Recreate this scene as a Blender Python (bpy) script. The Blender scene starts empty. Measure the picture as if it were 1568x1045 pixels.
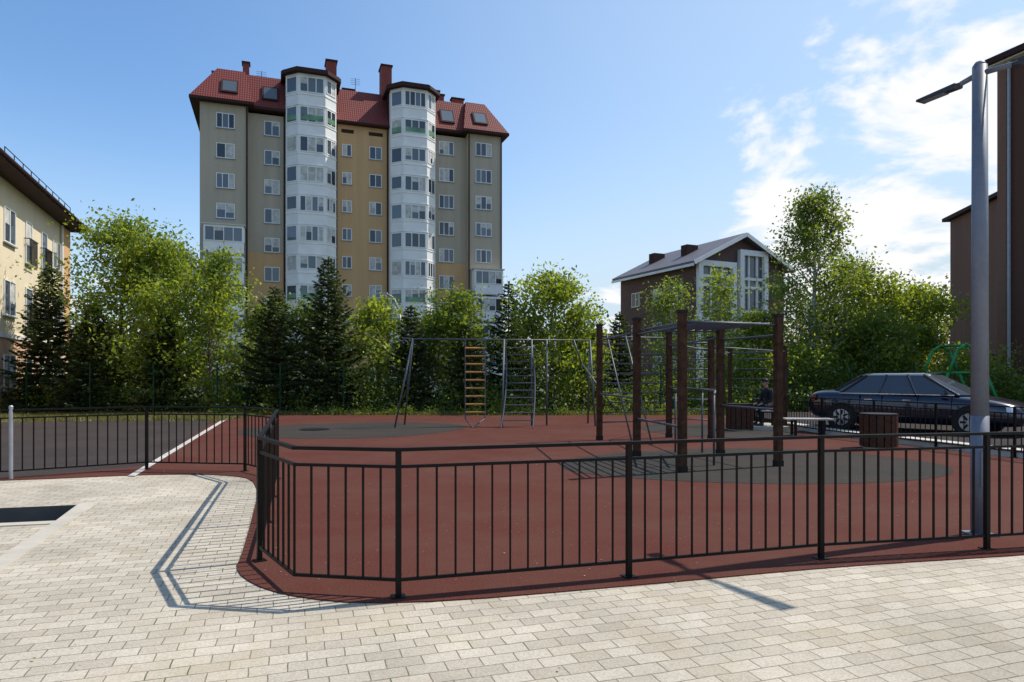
import bpy, math, random
import numpy as np
from mathutils import Vector, Matrix
random.seed(7)
scene=bpy.context.scene
COL=scene.collection
scene.view_settings.view_transform='Standard'
scene.view_settings.look='None'
scene.view_settings.exposure=0

# ------------------------------------------------------------ materials
def newmat(name):
    m=bpy.data.materials.new(name); m.use_nodes=True
    nt=m.node_tree; b=nt.nodes['Principled BSDF']
    return m,nt,b
def N(nt,t,**kw):
    n=nt.nodes.new(t)
    for k,v in kw.items(): setattr(n,k,v)
    return n
def mat(name,col,rough=0.7,metal=0.0,var=0.15,vscale=3.0,bump=0.0,bscale=60,spec=0.5,fine=0.0,fscale=200,coat=0):
    m,nt,b=newmat(name); L=nt.links.new
    tc=N(nt,'ShaderNodeTexCoord')
    no=N(nt,'ShaderNodeTexNoise'); no.inputs['Scale'].default_value=vscale; no.inputs['Detail'].default_value=6
    L(tc.outputs['Object'],no.inputs['Vector'])
    mr=N(nt,'ShaderNodeMapRange'); mr.inputs['From Min'].default_value=0.3; mr.inputs['From Max'].default_value=0.7
    mr.inputs['To Min'].default_value=1-var; mr.inputs['To Max'].default_value=1+var
    L(no.outputs['Fac'],mr.inputs['Value'])
    val=mr.outputs['Result']
    if fine>0:
        n2=N(nt,'ShaderNodeTexNoise'); n2.inputs['Scale'].default_value=fscale; n2.inputs['Detail'].default_value=2
        L(tc.outputs['Object'],n2.inputs['Vector'])
        m2=N(nt,'ShaderNodeMapRange'); m2.inputs['From Min'].default_value=0.3; m2.inputs['From Max'].default_value=0.7
        m2.inputs['To Min'].default_value=1-fine; m2.inputs['To Max'].default_value=1+fine
        L(n2.outputs['Fac'],m2.inputs['Value'])
        mu=N(nt,'ShaderNodeMath',operation='MULTIPLY'); L(val,mu.inputs[0]); L(m2.outputs['Result'],mu.inputs[1]); val=mu.outputs[0]
    vm=N(nt,'ShaderNodeVectorMath',operation='SCALE'); vm.inputs[0].default_value=col; L(val,vm.inputs['Scale'])
    L(vm.outputs['Vector'],b.inputs['Base Color'])
    b.inputs['Roughness'].default_value=rough; b.inputs['Metallic'].default_value=metal
    b.inputs['Specular IOR Level'].default_value=spec
    b.inputs['Coat Weight'].default_value=coat; b.inputs['Coat Roughness'].default_value=0.03
    if bump>0:
        nb=N(nt,'ShaderNodeTexNoise'); nb.inputs['Scale'].default_value=bscale; nb.inputs['Detail'].default_value=4
        L(tc.outputs['Object'],nb.inputs['Vector'])
        bp=N(nt,'ShaderNodeBump'); bp.inputs['Strength'].default_value=bump; bp.inputs['Distance'].default_value=0.01
        L(nb.outputs['Fac'],bp.inputs['Height']); L(bp.outputs['Normal'],b.inputs['Normal'])
    return m
def leafmat(name,dark,light,trans=0.4):
    m,nt,b=newmat(name); L=nt.links.new
    nt.nodes.remove(b); out=nt.nodes['Material Output']
    g=N(nt,'ShaderNodeNewGeometry'); tc=N(nt,'ShaderNodeTexCoord')
    no=N(nt,'ShaderNodeTexNoise'); no.inputs['Scale'].default_value=1.1; no.inputs['Detail'].default_value=3
    L(tc.outputs['Object'],no.inputs['Vector'])
    ad=N(nt,'ShaderNodeMath',operation='MULTIPLY_ADD'); L(g.outputs['Random Per Island'],ad.inputs[0]); ad.inputs[1].default_value=0.55
    mr=N(nt,'ShaderNodeMapRange'); mr.inputs['From Min'].default_value=0.3; mr.inputs['From Max'].default_value=0.7
    mr.inputs['To Min'].default_value=-0.1; mr.inputs['To Max'].default_value=0.6
    L(no.outputs['Fac'],mr.inputs['Value']); L(mr.outputs['Result'],ad.inputs[2])
    mx=N(nt,'ShaderNodeMix',data_type='RGBA'); L(ad.outputs[0],mx.inputs['Factor'])
    mx.inputs['A'].default_value=(*dark,1); mx.inputs['B'].default_value=(*light,1)
    d=N(nt,'ShaderNodeBsdfDiffuse'); t=N(nt,'ShaderNodeBsdfTranslucent'); gl=N(nt,'ShaderNodeBsdfGlossy'); gl.inputs['Roughness'].default_value=0.45
    L(mx.outputs['Result'],d.inputs['Color'])
    vm=N(nt,'ShaderNodeVectorMath',operation='MULTIPLY'); L(mx.outputs['Result'],vm.inputs[0]); vm.inputs[1].default_value=(2.6,2.3,0.9)
    L(vm.outputs['Vector'],t.inputs['Color'])
    ms=N(nt,'ShaderNodeMixShader'); ms.inputs[0].default_value=trans; L(d.outputs[0],ms.inputs[1]); L(t.outputs[0],ms.inputs[2])
    m2=N(nt,'ShaderNodeMixShader'); m2.inputs[0].default_value=0.03; L(ms.outputs[0],m2.inputs[1]); L(gl.outputs[0],m2.inputs[2])
    L(m2.outputs[0],out.inputs['Surface'])
    return m

def paver_mat():
    m,nt,b=newmat('paving_blocks'); L=nt.links.new
    tc=N(nt,'ShaderNodeTexCoord'); mp=N(nt,'ShaderNodeMapping'); mp.inputs['Rotation'].default_value=(0,0,math.radians(-18))
    L(tc.outputs['Object'],mp.inputs['Vector'])
    wn=N(nt,'ShaderNodeTexNoise'); wn.inputs['Scale'].default_value=4; L(mp.outputs[0],wn.inputs['Vector'])
    ws=N(nt,'ShaderNodeVectorMath',operation='SCALE'); L(wn.outputs['Color'],ws.inputs[0]); ws.inputs['Scale'].default_value=0.022
    wa=N(nt,'ShaderNodeVectorMath',operation='ADD'); L(mp.outputs[0],wa.inputs[0]); L(ws.outputs[0],wa.inputs[1])
    br=N(nt,'ShaderNodeTexBrick'); L(wa.outputs[0],br.inputs['Vector'])
    br.inputs['Scale'].default_value=1; br.inputs['Brick Width'].default_value=0.205; br.inputs['Row Height'].default_value=0.125
    br.inputs['Mortar Size'].default_value=0.0045; br.inputs['Mortar Smooth'].default_value=0.5; br.inputs['Bias'].default_value=-0.1
    br.inputs['Color1'].default_value=(0.55,0.485,0.385,1); br.inputs['Color2'].default_value=(0.43,0.375,0.29,1)
    br.inputs['Mortar'].default_value=(0.25,0.21,0.15,1)
    no=N(nt,'ShaderNodeTexNoise'); no.inputs['Scale'].default_value=0.9; no.inputs['Detail'].default_value=7; L(tc.outputs['Object'],no.inputs['Vector'])
    mr=N(nt,'ShaderNodeMapRange'); mr.inputs['From Min'].default_value=0.3; mr.inputs['From Max'].default_value=0.7; mr.inputs['To Min'].default_value=0.78; mr.inputs['To Max'].default_value=1.12
    L(no.outputs['Fac'],mr.inputs['Value'])
    n2=N(nt,'ShaderNodeTexNoise'); n2.inputs['Scale'].default_value=70; n2.inputs['Detail'].default_value=5; L(tc.outputs['Object'],n2.inputs['Vector'])
    m2=N(nt,'ShaderNodeMapRange'); m2.inputs['From Min'].default_value=0.3; m2.inputs['From Max'].default_value=0.7; m2.inputs['To Min'].default_value=0.8; m2.inputs['To Max'].default_value=1.13
    L(n2.outputs['Fac'],m2.inputs['Value'])
    mu=N(nt,'ShaderNodeMath',operation='MULTIPLY'); L(mr.outputs[0],mu.inputs[0]); L(m2.outputs[0],mu.inputs[1])
    vm=N(nt,'ShaderNodeVectorMath',operation='SCALE'); L(br.outputs['Color'],vm.inputs[0]); L(mu.outputs[0],vm.inputs['Scale'])
    n4=N(nt,'ShaderNodeTexNoise'); n4.inputs['Scale'].default_value=1.7; n4.inputs['Detail'].default_value=8; n4.inputs['Roughness'].default_value=0.7; mp4=N(nt,'ShaderNodeMapping'); mp4.inputs['Location'].default_value=(7,3,1); L(tc.outputs['Object'],mp4.inputs[0]); L(mp4.outputs[0],n4.inputs['Vector'])
    m4=N(nt,'ShaderNodeMapRange'); m4.inputs['From Min'].default_value=0.52; m4.inputs['From Max'].default_value=0.74; m4.inputs['To Max'].default_value=0.45; L(n4.outputs['Fac'],m4.inputs['Value'])
    mx4=N(nt,'ShaderNodeMix',data_type='RGBA'); L(m4.outputs[0],mx4.inputs['Factor']); L(vm.outputs[0],mx4.inputs['A']); mx4.inputs['B'].default_value=(0.42,0.33,0.20,1)
    n3=N(nt,'ShaderNodeTexNoise'); n3.inputs['Scale'].default_value=2.3; n3.inputs['Detail'].default_value=5; L(tc.outputs['Object'],n3.inputs['Vector'])
    m3=N(nt,'ShaderNodeMapRange'); m3.inputs['From Min'].default_value=0.54; m3.inputs['From Max'].default_value=0.64; L(n3.outputs['Fac'],m3.inputs['Value'])
    mf=N(nt,'ShaderNodeMath',operation='MULTIPLY'); L(m3.outputs[0],mf.inputs[0]); L(br.outputs['Fac'],mf.inputs[1])
    mx=N(nt,'ShaderNodeMix',data_type='RGBA'); L(mf.outputs[0],mx.inputs['Factor']); L(mx4.outputs['Result'],mx.inputs['A']); mx.inputs['B'].default_value=(0.11,0.13,0.045,1)
    L(mx.outputs['Result'],b.inputs['Base Color']); b.inputs['Roughness'].default_value=0.9; b.inputs['Specular IOR Level'].default_value=0.25
    inv=N(nt,'ShaderNodeMath',operation='SUBTRACT'); inv.inputs[0].default_value=1; L(br.outputs['Fac'],inv.inputs[1])
    a2=N(nt,'ShaderNodeMath',operation='MULTIPLY_ADD'); L(n2.outputs['Fac'],a2.inputs[0]); a2.inputs[1].default_value=0.4; L(inv.outputs[0],a2.inputs[2])
    bp=N(nt,'ShaderNodeBump'); bp.inputs['Strength'].default_value=0.7; bp.inputs['Distance'].default_value=0.007
    L(a2.outputs[0],bp.inputs['Height']); L(bp.outputs['Normal'],b.inputs['Normal'])
    return m
def rubber_mat(name,c1,c2,dust):
    m,nt,b=newmat(name); L=nt.links.new
    tc=N(nt,'ShaderNodeTexCoord')
    n1=N(nt,'ShaderNodeTexNoise'); n1.inputs['Scale'].default_value=75; n1.inputs['Detail'].default_value=3; L(tc.outputs['Object'],n1.inputs['Vector'])
    r1=N(nt,'ShaderNodeMapRange'); r1.inputs['From Min'].default_value=0.38; r1.inputs['From Max'].default_value=0.62; L(n1.outputs['Fac'],r1.inputs['Value'])
    mx=N(nt,'ShaderNodeMix',data_type='RGBA'); L(r1.outputs[0],mx.inputs['Factor']); mx.inputs['A'].default_value=(*c1,1); mx.inputs['B'].default_value=(*c2,1)
    n2=N(nt,'ShaderNodeTexNoise'); n2.inputs['Scale'].default_value=0.6; n2.inputs['Detail'].default_value=9; n2.inputs['Roughness'].default_value=0.7; L(tc.outputs['Object'],n2.inputs['Vector'])
    r2=N(nt,'ShaderNodeMapRange'); r2.inputs['From Min'].default_value=0.35; r2.inputs['From Max'].default_value=0.72; r2.inputs['To Max'].default_value=0.7; L(n2.outputs['Fac'],r2.inputs['Value'])
    m2=N(nt,'ShaderNodeMix',data_type='RGBA'); L(r2.outputs[0],m2.inputs['Factor']); L(mx.outputs['Result'],m2.inputs['A']); m2.inputs['B'].default_value=(*dust,1)
    n3=N(nt,'ShaderNodeTexVoronoi'); n3.inputs['Scale'].default_value=14; L(tc.outputs['Object'],n3.inputs['Vector'])
    r3=N(nt,'ShaderNodeMapRange'); r3.inputs['From Min'].default_value=0.10; r3.inputs['From Max'].default_value=0.05; L(n3.outputs['Distance'],r3.inputs['Value'])
    sp=N(nt,'ShaderNodeSeparateColor'); L(n3.outputs['Color'],sp.inputs[0])
    gt=N(nt,'ShaderNodeMath',operation='GREATER_THAN'); L(sp.outputs[0],gt.inputs[0]); gt.inputs[1].default_value=0.75
    mm=N(nt,'ShaderNodeMath',operation='MULTIPLY'); L(gt.outputs[0],mm.inputs[0]); L(r3.outputs[0],mm.inputs[1])
    m3=N(nt,'ShaderNodeMix',data_type='RGBA'); L(mm.outputs[0],m3.inputs['Factor']); L(m2.outputs['Result'],m3.inputs['A']); m3.inputs['B'].default_value=(0.3,0.24,0.15,1)
    L(m3.outputs['Result'],b.inputs['Base Color']); b.inputs['Roughness'].default_value=0.95; b.inputs['Specular IOR Level'].default_value=0.12
    bp=N(nt,'ShaderNodeBump'); bp.inputs['Strength'].default_value=0.8; bp.inputs['Distance'].default_value=0.005
    L(n1.outputs['Fac'],bp.inputs['Height']); L(bp.outputs['Normal'],b.inputs['Normal'])
    return m
def roof_mat(name,col):
    m,nt,b=newmat(name); L=nt.links.new
    tc=N(nt,'ShaderNodeTexCoord')
    w=N(nt,'ShaderNodeTexWave',wave_type='BANDS',bands_direction='X'); w.inputs['Scale'].default_value=1.5; w.inputs['Distortion'].default_value=0.15
    L(tc.outputs['Object'],w.inputs['Vector'])
    w2=N(nt,'ShaderNodeTexWave',wave_type='BANDS',bands_direction='Z'); w2.inputs['Scale'].default_value=1.1
    L(tc.outputs['Object'],w2.inputs['Vector'])
    mu=N(nt,'ShaderNodeMath',operation='MULTIPLY'); L(w.outputs['Fac'],mu.inputs[0]); L(w2.outputs['Fac'],mu.inputs[1])
    mr=N(nt,'ShaderNodeMapRange'); mr.inputs['To Min'].default_value=0.7; mr.inputs['To Max'].default_value=1.4; L(mu.outputs[0],mr.inputs['Value'])
    vm=N(nt,'ShaderNodeVectorMath',operation='SCALE'); vm.inputs[0].default_value=col; L(mr.outputs[0],vm.inputs['Scale'])
    L(vm.outputs[0],b.inputs['Base Color']); b.inputs['Roughness'].default_value=0.65; b.inputs['Specular IOR Level'].default_value=0.25
    bp=N(nt,'ShaderNodeBump'); bp.inputs['Strength'].default_value=0.5; bp.inputs['Distance'].default_value=0.05
    L(mu.outputs[0],bp.inputs['Height']); L(bp.outputs['Normal'],b.inputs['Normal'])
    return m
def wall_mat(name,col,streak=0.10):
    m,nt,b=newmat(name); L=nt.links.new
    tc=N(nt,'ShaderNodeTexCoord'); mp=N(nt,'ShaderNodeMapping'); mp.inputs['Scale'].default_value=(1.6,1.6,0.12); L(tc.outputs['Object'],mp.inputs[0])
    a=N(nt,'ShaderNodeTexNoise'); a.inputs['Scale'].default_value=1.0; a.inputs['Detail'].default_value=6; L(mp.outputs[0],a.inputs['Vector'])
    ra=N(nt,'ShaderNodeMapRange'); ra.inputs['From Min'].default_value=0.3; ra.inputs['From Max'].default_value=0.7; ra.inputs['To Min'].default_value=1-streak; ra.inputs['To Max'].default_value=1+streak*0.6; L(a.outputs['Fac'],ra.inputs['Value'])
    c=N(nt,'ShaderNodeTexNoise'); c.inputs['Scale'].default_value=9; c.inputs['Detail'].default_value=5; L(tc.outputs['Object'],c.inputs['Vector'])
    rc=N(nt,'ShaderNodeMapRange'); rc.inputs['From Min'].default_value=0.3; rc.inputs['From Max'].default_value=0.7; rc.inputs['To Min'].default_value=0.94; rc.inputs['To Max'].default_value=1.05; L(c.outputs['Fac'],rc.inputs['Value'])
    mu=N(nt,'ShaderNodeMath',operation='MULTIPLY'); L(ra.outputs[0],mu.inputs[0]); L(rc.outputs[0],mu.inputs[1])
    vm=N(nt,'ShaderNodeVectorMath',operation='SCALE'); vm.inputs[0].default_value=col; L(mu.outputs[0],vm.inputs['Scale'])
    L(vm.outputs[0],b.inputs['Base Color']); b.inputs['Roughness'].default_value=0.95; b.inputs['Specular IOR Level'].default_value=0.2
    return m
def brick_mat(name,c1,c2,mo):
    m,nt,b=newmat(name); L=nt.links.new
    tc=N(nt,'ShaderNodeTexCoord'); s=N(nt,'ShaderNodeSeparateXYZ'); c=N(nt,'ShaderNodeCombineXYZ'); L(tc.outputs['Object'],s.inputs[0])
    ad=N(nt,'ShaderNodeMath',operation='ADD'); L(s.outputs[0],ad.inputs[0]); L(s.outputs[1],ad.inputs[1]); L(ad.outputs[0],c.inputs[0]); L(s.outputs[2],c.inputs[1])
    br=N(nt,'ShaderNodeTexBrick'); L(c.outputs[0],br.inputs['Vector']); br.inputs['Scale'].default_value=1
    br.inputs['Brick Width'].default_value=0.25; br.inputs['Row Height'].default_value=0.08; br.inputs['Mortar Size'].default_value=0.008
    br.inputs['Color1'].default_value=(*c1,1); br.inputs['Color2'].default_value=(*c2,1); br.inputs['Mortar'].default_value=(*mo,1)
    L(br.outputs['Color'],b.inputs['Base Color']); b.inputs['Roughness'].default_value=0.8
    return m
def glass_mat(name,tint,rough=0.04):
    m,nt,b=newmat(name); L=nt.links.new
    g=N(nt,'ShaderNodeNewGeometry'); r=N(nt,'ShaderNodeValToRGB')
    r.color_ramp.elements[0].color=(*[c*0.5 for c in tint],1); r.color_ramp.elements[1].color=(*[c*3.5 for c in tint],1)
    L(g.outputs['Random Per Island'],r.inputs['Fac']); L(r.outputs['Color'],b.inputs['Base Color'])
    b.inputs['Roughness'].default_value=rough; b.inputs['Specular IOR Level'].default_value=0.7
    tc=N(nt,'ShaderNodeTexCoord'); no=N(nt,'ShaderNodeTexNoise'); no.inputs['Scale'].default_value=1.2; L(tc.outputs['Object'],no.inputs['Vector'])
    bp=N(nt,'ShaderNodeBump'); bp.inputs['Strength'].default_value=0.08; bp.inputs['Distance'].default_value=0.05; L(no.outputs['Fac'],bp.inputs['Height']); L(bp.outputs['Normal'],b.inputs['Normal'])
    return m

M={}
M['paver']=paver_mat()
M['rubber']=rubber_mat('red_rubber',(0.062,0.017,0.012),(0.125,0.035,0.024),(0.115,0.055,0.04))
M['rubber_dark']=rubber_mat('dark_green_rubber',(0.022,0.024,0.022),(0.048,0.049,0.042),(0.07,0.046,0.037))
M['asphalt']=rubber_mat('asphalt_mat',(0.026,0.022,0.022),(0.052,0.044,0.042),(0.072,0.055,0.048))
M['ground']=mat('ground_soil',(0.08,0.085,0.035),0.95,var=0.35,vscale=1.5,fine=0.3,fscale=30,bump=0.5,bscale=20)
M['white_line']=mat('worn_white_paint',(0.5,0.47,0.43),0.8,var=0.3,vscale=6,fine=0.25,fscale=60)
M['concrete']=mat('concrete',(0.48,0.43,0.35),0.85,var=0.12,fine=0.08,bump=0.2)
M['kerb']=mat('kerb_concrete',(0.55,0.52,0.46),0.85,var=0.12,fine=0.08,bump=0.2)
M['pit']=mat('pit_concrete',(0.10,0.09,0.08),0.9)
M['fence']=mat('fence_black_paint',(0.0075,0.0055,0.0045),0.5,var=0.3,vscale=8,spec=0.16,bump=0.05,bscale=120)
M['galv']=mat('galvanised_steel',(0.34,0.35,0.37),0.5,metal=0.35,var=0.12,vscale=5)
M['lampgrey']=mat('lamp_grey_paint',(0.15,0.165,0.20),0.5,var=0.14,vscale=2.5,bump=0.05,fine=0.06,fscale=25)
M['lampdark']=mat('lamp_dark',(0.03,0.03,0.035),0.4)
M['steel']=mat('painted_steel',(0.085,0.095,0.105),0.5,metal=0.2,var=0.2)
M['yellow']=mat('orange_rungs',(0.60,0.26,0.05),0.5)
M['wood']=mat('dark_brown_timber',(0.065,0.029,0.015),0.65,var=0.5,vscale=9,bump=0.4,bscale=30,spec=0.15)
M['binwood']=mat('bin_timber',(0.075,0.030,0.017),0.6,var=0.3,vscale=12,spec=0.2)
M['slat']=mat('pale_bench_slats',(0.5,0.46,0.4),0.6,var=0.15,vscale=10)
M['black']=mat('black_metal',(0.010,0.010,0.010),0.5,spec=0.25)
M['greenpaint']=mat('green_paint',(0.02,0.26,0.06),0.45)
M['meshgreen']=mat('green_wire',(0.010,0.045,0.025),0.6,spec=0.2)
M['wall_grey']=wall_mat('grey_render',(0.46,0.39,0.29),0.10)
M['wall_yellow']=wall_mat('ochre_render',(0.60,0.375,0.19),0.08)
M['wall_cream']=wall_mat('cream_render',(0.74,0.63,0.45),0.06)
M['wall_peach']=wall_mat('peach_render',(0.68,0.43,0.28),0.06)
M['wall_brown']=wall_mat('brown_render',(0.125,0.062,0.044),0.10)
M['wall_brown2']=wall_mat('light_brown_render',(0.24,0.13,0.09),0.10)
M['brick_dark']=brick_mat('dark_brick',(0.13,0.062,0.045),(0.09,0.045,0.035),(0.13,0.10,0.085))
M['white']=mat('white_pvc',(0.80,0.785,0.75),0.55,var=0.07,vscale=0.9)
M['curtain']=mat('curtain_white',(0.5,0.49,0.45),0.8,var=0.3,vscale=2.5)
M['panelgreen']=mat('green_glazing',(0.13,0.26,0.15),0.4,var=0.5,vscale=0.8)
M['glass']=glass_mat('window_glass',(0.038,0.045,0.052))
M['carglass']=glass_mat('car_glass',(0.03,0.035,0.04),0.02)
M['roofred']=roof_mat('red_roof_tiles',(0.19,0.040,0.032))
M['brown']=mat('dark_brown_trim',(0.045,0.020,0.017),0.7,spec=0.2)
M['chimney']=mat('chimney_red',(0.22,0.05,0.038),0.85,var=0.15,vscale=3)
M['roofgrey']=mat('grey_roofing',(0.13,0.12,0.13),0.6)
M['bark']=mat('bark',(0.11,0.085,0.06),0.9,var=0.4,vscale=6,bump=0.5,bscale=20)
M['birchbark']=mat('birch_bark',(0.42,0.40,0.36),0.8,var=0.5,vscale=5)
M['leafA']=leafmat('leaf_bright',(0.07,0.125,0.018),(0.22,0.275,0.042),0.5)
M['leafB']=leafmat('leaf_mid',(0.05,0.09,0.016),(0.16,0.215,0.036),0.47)
M['leafBirch']=leafmat('leaf_birch',(0.055,0.095,0.022),(0.165,0.22,0.042),0.47)
M['needle']=leafmat('spruce_needles',(0.018,0.034,0.013),(0.068,0.098,0.030),0.22)
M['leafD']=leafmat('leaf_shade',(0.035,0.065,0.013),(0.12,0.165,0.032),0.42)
M['grass']=leafmat('grass_blades',(0.06,0.08,0.02),(0.19,0.18,0.065),0.3)
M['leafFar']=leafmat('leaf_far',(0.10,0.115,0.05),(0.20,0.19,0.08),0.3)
M['carpaint']=mat('navy_car_paint',(0.006,0.010,0.028),0.25,metal=0.3,var=0.02,coat=1.0)
M['tyre']=mat('tyre_rubber',(0.015,0.015,0.015),0.85)
M['alloy']=mat('alloy_wheel',(0.45,0.46,0.48),0.3,metal=0.8)
M['chrome']=mat('chrome',(0.7,0.7,0.72),0.12,metal=1)
M['headlight']=mat('headlight_lens',(0.65,0.68,0.72),0.08,spec=0.9)
M['taillight']=mat('taillight_red',(0.25,0.01,0.01),0.2)
M['cloth']=mat('black_clothes',(0.012,0.012,0.015),0.9,var=0.3,vscale=15)
M['skin']=mat('skin',(0.42,0.24,0.17),0.6)
M['shoe']=mat('shoes',(0.03,0.03,0.03),0.6)
M['litter']=leafmat('dry_leaves',(0.20,0.14,0.06),(0.45,0.38,0.22),0.2)

# ------------------------------------------------------------ mesh helpers
class MB:
    def __init__(s): s.v=[]; s.f=[]
    def quadbox(s,P):
        o=len(s.v); s.v+= [tuple(p) for p in P]
        for f in ((3,2,1,0),(4,5,6,7),(0,1,5,4),(1,2,6,5),(2,3,7,6),(3,0,4,7)): s.f.append(tuple(o+i for i in f))
    def box(s,x0,x1,y0,y1,z0,z1):
        s.quadbox([(x0,y0,z0),(x1,y0,z0),(x1,y1,z0),(x0,y1,z0),(x0,y0,z1),(x1,y0,z1),(x1,y1,z1),(x0,y1,z1)])
    def obox(s,o,d,a0,a1,d0,d1,z0,z1):
        n=(d[1],-d[0])
        def p(a,q,z): return (o[0]+d[0]*a+n[0]*q,o[1]+d[1]*a+n[1]*q,z)
        s.quadbox([p(a0,d1,z0),p(a1,d1,z0),p(a1,d0,z0),p(a0,d0,z0),p(a0,d1,z1),p(a1,d1,z1),p(a1,d0,z1),p(a0,d0,z1)])
    def frame(s,o,ax,ay,az,lo,hi):
        o=Vector(o)
        def p(a,b,c): return tuple(o+ax*a+ay*b+az*c)
        s.quadbox([p(lo[0],lo[1],lo[2]),p(hi[0],lo[1],lo[2]),p(hi[0],hi[1],lo[2]),p(lo[0],hi[1],lo[2]),p(lo[0],lo[1],hi[2]),p(hi[0],lo[1],hi[2]),p(hi[0],hi[1],hi[2]),p(lo[0],hi[1],hi[2])])
    def beam(s,p0,p1,w,h):
        p0=Vector(p0);p1=Vector(p1);ax=(p1-p0);L=ax.length;ax.normalize()
        up=Vector((0,0,1)) if abs(ax.z)<0.95 else Vector((0,1,0))
        ay=up.cross(ax).normalized(); az=ax.cross(ay)
        s.frame(p0,ax,ay,az,(0,-w/2,-h/2),(L,w/2,h/2))
    def cyl(s,p0,p1,r0,r1=None,n=8,cap=True):
        if r1 is None:r1=r0
        p0=Vector(p0);p1=Vector(p1);ax=(p1-p0).normalized()
        up=Vector((0,0,1)) if abs(ax.z)<0.95 else Vector((0,1,0))
        a=up.cross(ax).normalized(); b=ax.cross(a); o=len(s.v)
        for i in range(n):
            t=2*math.pi*i/n; q=a*math.cos(t)+b*math.sin(t)
            s.v.append(tuple(p0+q*r0)); s.v.append(tuple(p1+q*r1))
        for i in range(n):
            j=(i+1)%n; s.f.append((o+2*i,o+2*j,o+2*j+1,o+2*i+1))
        if cap:
            s.f.append(tuple(o+2*i for i in range(n))[::-1]); s.f.append(tuple(o+2*i+1 for i in range(n)))
    def tube(s,pts,r,n=8):
        for i in range(len(pts)-1):
            ra=r if not isinstance(r,(list,tuple)) else r[i]; rb=r if not isinstance(r,(list,tuple)) else r[i+1]
            s.cyl(pts[i],pts[i+1],ra,rb,n)
    def prism(s,pts,z0,z1):
        o=len(s.v);n=len(pts)
        for p in pts: s.v.append((p[0],p[1],z0))
        for p in pts: s.v.append((p[0],p[1],z1))
        s.f.append(tuple(range(o+n-1,o-1,-1))); s.f.append(tuple(range(o+n,o+2*n)))
        for i in range(n):
            j=(i+1)%n; s.f.append((o+i,o+j,o+n+j,o+n+i))
    def poly(s,P):
        o=len(s.v); s.v+=[tuple(p) for p in P]; s.f.append(tuple(range(o,o+len(P))))
    def obj(s,name,m,parent=None,smooth=False,recalc=True):
        me=bpy.data.meshes.new(name); me.from_pydata(s.v,[],s.f)
        if recalc:
            import bmesh
            bm=bmesh.new(); bm.from_mesh(me); bmesh.ops.recalc_face_normals(bm,faces=bm.faces); bm.to_mesh(me); bm.free()
        me.materials.append(m); me.update()
        if smooth: me.polygons.foreach_set('use_smooth',[True]*len(me.polygons))
        ob=bpy.data.objects.new(name,me); COL.objects.link(ob)
        if parent: ob.parent=parent
        return ob
def empty(name,loc=(0,0,0),rz=0):
    e=bpy.data.objects.new(name,None); e.location=loc; e.rotation_euler=(0,0,rz); e.empty_display_size=0.3; COL.objects.link(e); return e
class Group:
    def __init__(s,name,loc=(0,0,0),rz=0): s.e=empty(name,loc,rz); s.p={}
    def __call__(s,part,m):
        if part not in s.p: s.p[part]=(MB(),m)
        return s.p[part][0]
    def done(s,smooth=()):
        for k,(mb,m) in s.p.items():
            if mb.v: mb.obj(k,M[m],s.e,smooth=k in smooth)
        return s.e
def npquads(name,V,mt,parent=None):
    n=len(V)//4
    me=bpy.data.meshes.new(name); me.vertices.add(4*n); me.vertices.foreach_set('co',V.astype(np.float32).ravel())
    me.loops.add(4*n); me.loops.foreach_set('vertex_index',np.arange(4*n,dtype=np.int32))
    me.polygons.add(n); me.polygons.foreach_set('loop_start',np.arange(0,4*n,4,dtype=np.int32))
    me.update(calc_edges=True); me.materials.append(mt)
    ob=bpy.data.objects.new(name,me); COL.objects.link(ob)
    if parent: ob.parent=parent
    return ob
def leafquads(C,size,rng,asp=0.6):
    n=len(C); a=rng.normal(size=(n,3)); a/=np.linalg.norm(a,axis=1)[:,None]
    b=rng.normal(size=(n,3)); b[:,2]*=0.6; b-=a*(a*b).sum(1)[:,None]; b/=np.linalg.norm(b,axis=1)[:,None]
    s=(size*rng.uniform(0.6,1.35,n))[:,None]
    V=np.stack([C-a*s,C-b*s*asp+a*s*0.1,C+a*s,C+b*s*asp+a*s*0.1],1)
    return V.reshape(-1,3)

# ------------------------------------------------------------ ground sheets
def ringsheet(name,xs,ys,z,mt,hole):
    mb=MB(); idx={}
    for j,y in enumerate(ys):
        for i,x in enumerate(xs):
            p=(x,y)
            if (i,j) in hole: p=hole[(i,j)]
            idx[(i,j)]=len(mb.v); mb.v.append((p[0],p[1],z))
    for j in range(3):
        for i in range(3):
            if i==1 and j==1: continue
            mb.f.append((idx[(i,j)],idx[(i+1,j)],idx[(i+1,j+1)],idx[(i,j+1)]))
    return mb.obj(name,mt)
HOLE={(1,1):(-9,6.45),(2,1):(-4.98,7.45),(2,2):(-5.35,8.42),(1,2):(-9,7.45)}
ringsheet('ground',[-2500,-9,-5,2500],[-600,7.4,8.4,3500],0.0,M['ground'],HOLE)
ringsheet('paved_path',[-30,-9,-5,30],[-14,7.4,8.4,11.6],0.004,M['paver'],HOLE)
mb=MB()
h=[HOLE[(1,1)],HOLE[(2,1)],HOLE[(2,2)],HOLE[(1,2)]]
for i in range(4):
    a=h[i];b=h[(i+1)%4]; mb.poly([(a[0],a[1],0.003),(b[0],b[1],0.003),(b[0],b[1],-0.35),(a[0],a[1],-0.35)])
mb.poly([(p[0],p[1],-0.35) for p in h]); mb.obj('drainage_pit',M['pit'],recalc=False)
mb=MB(); mb.prism([(-4.98,7.45),(-4.15,5.0),(-3.98,5.05),(-5.2,8.6),(-5.35,8.42)],0.0045,0.016)
mb.prism([(-9,6.45-0.15),(-4.93,7.3),(-4.98,7.45),(-9,6.45)],0.0045,0.016)
mb.obj('concrete_edging',M['concrete'])

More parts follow.
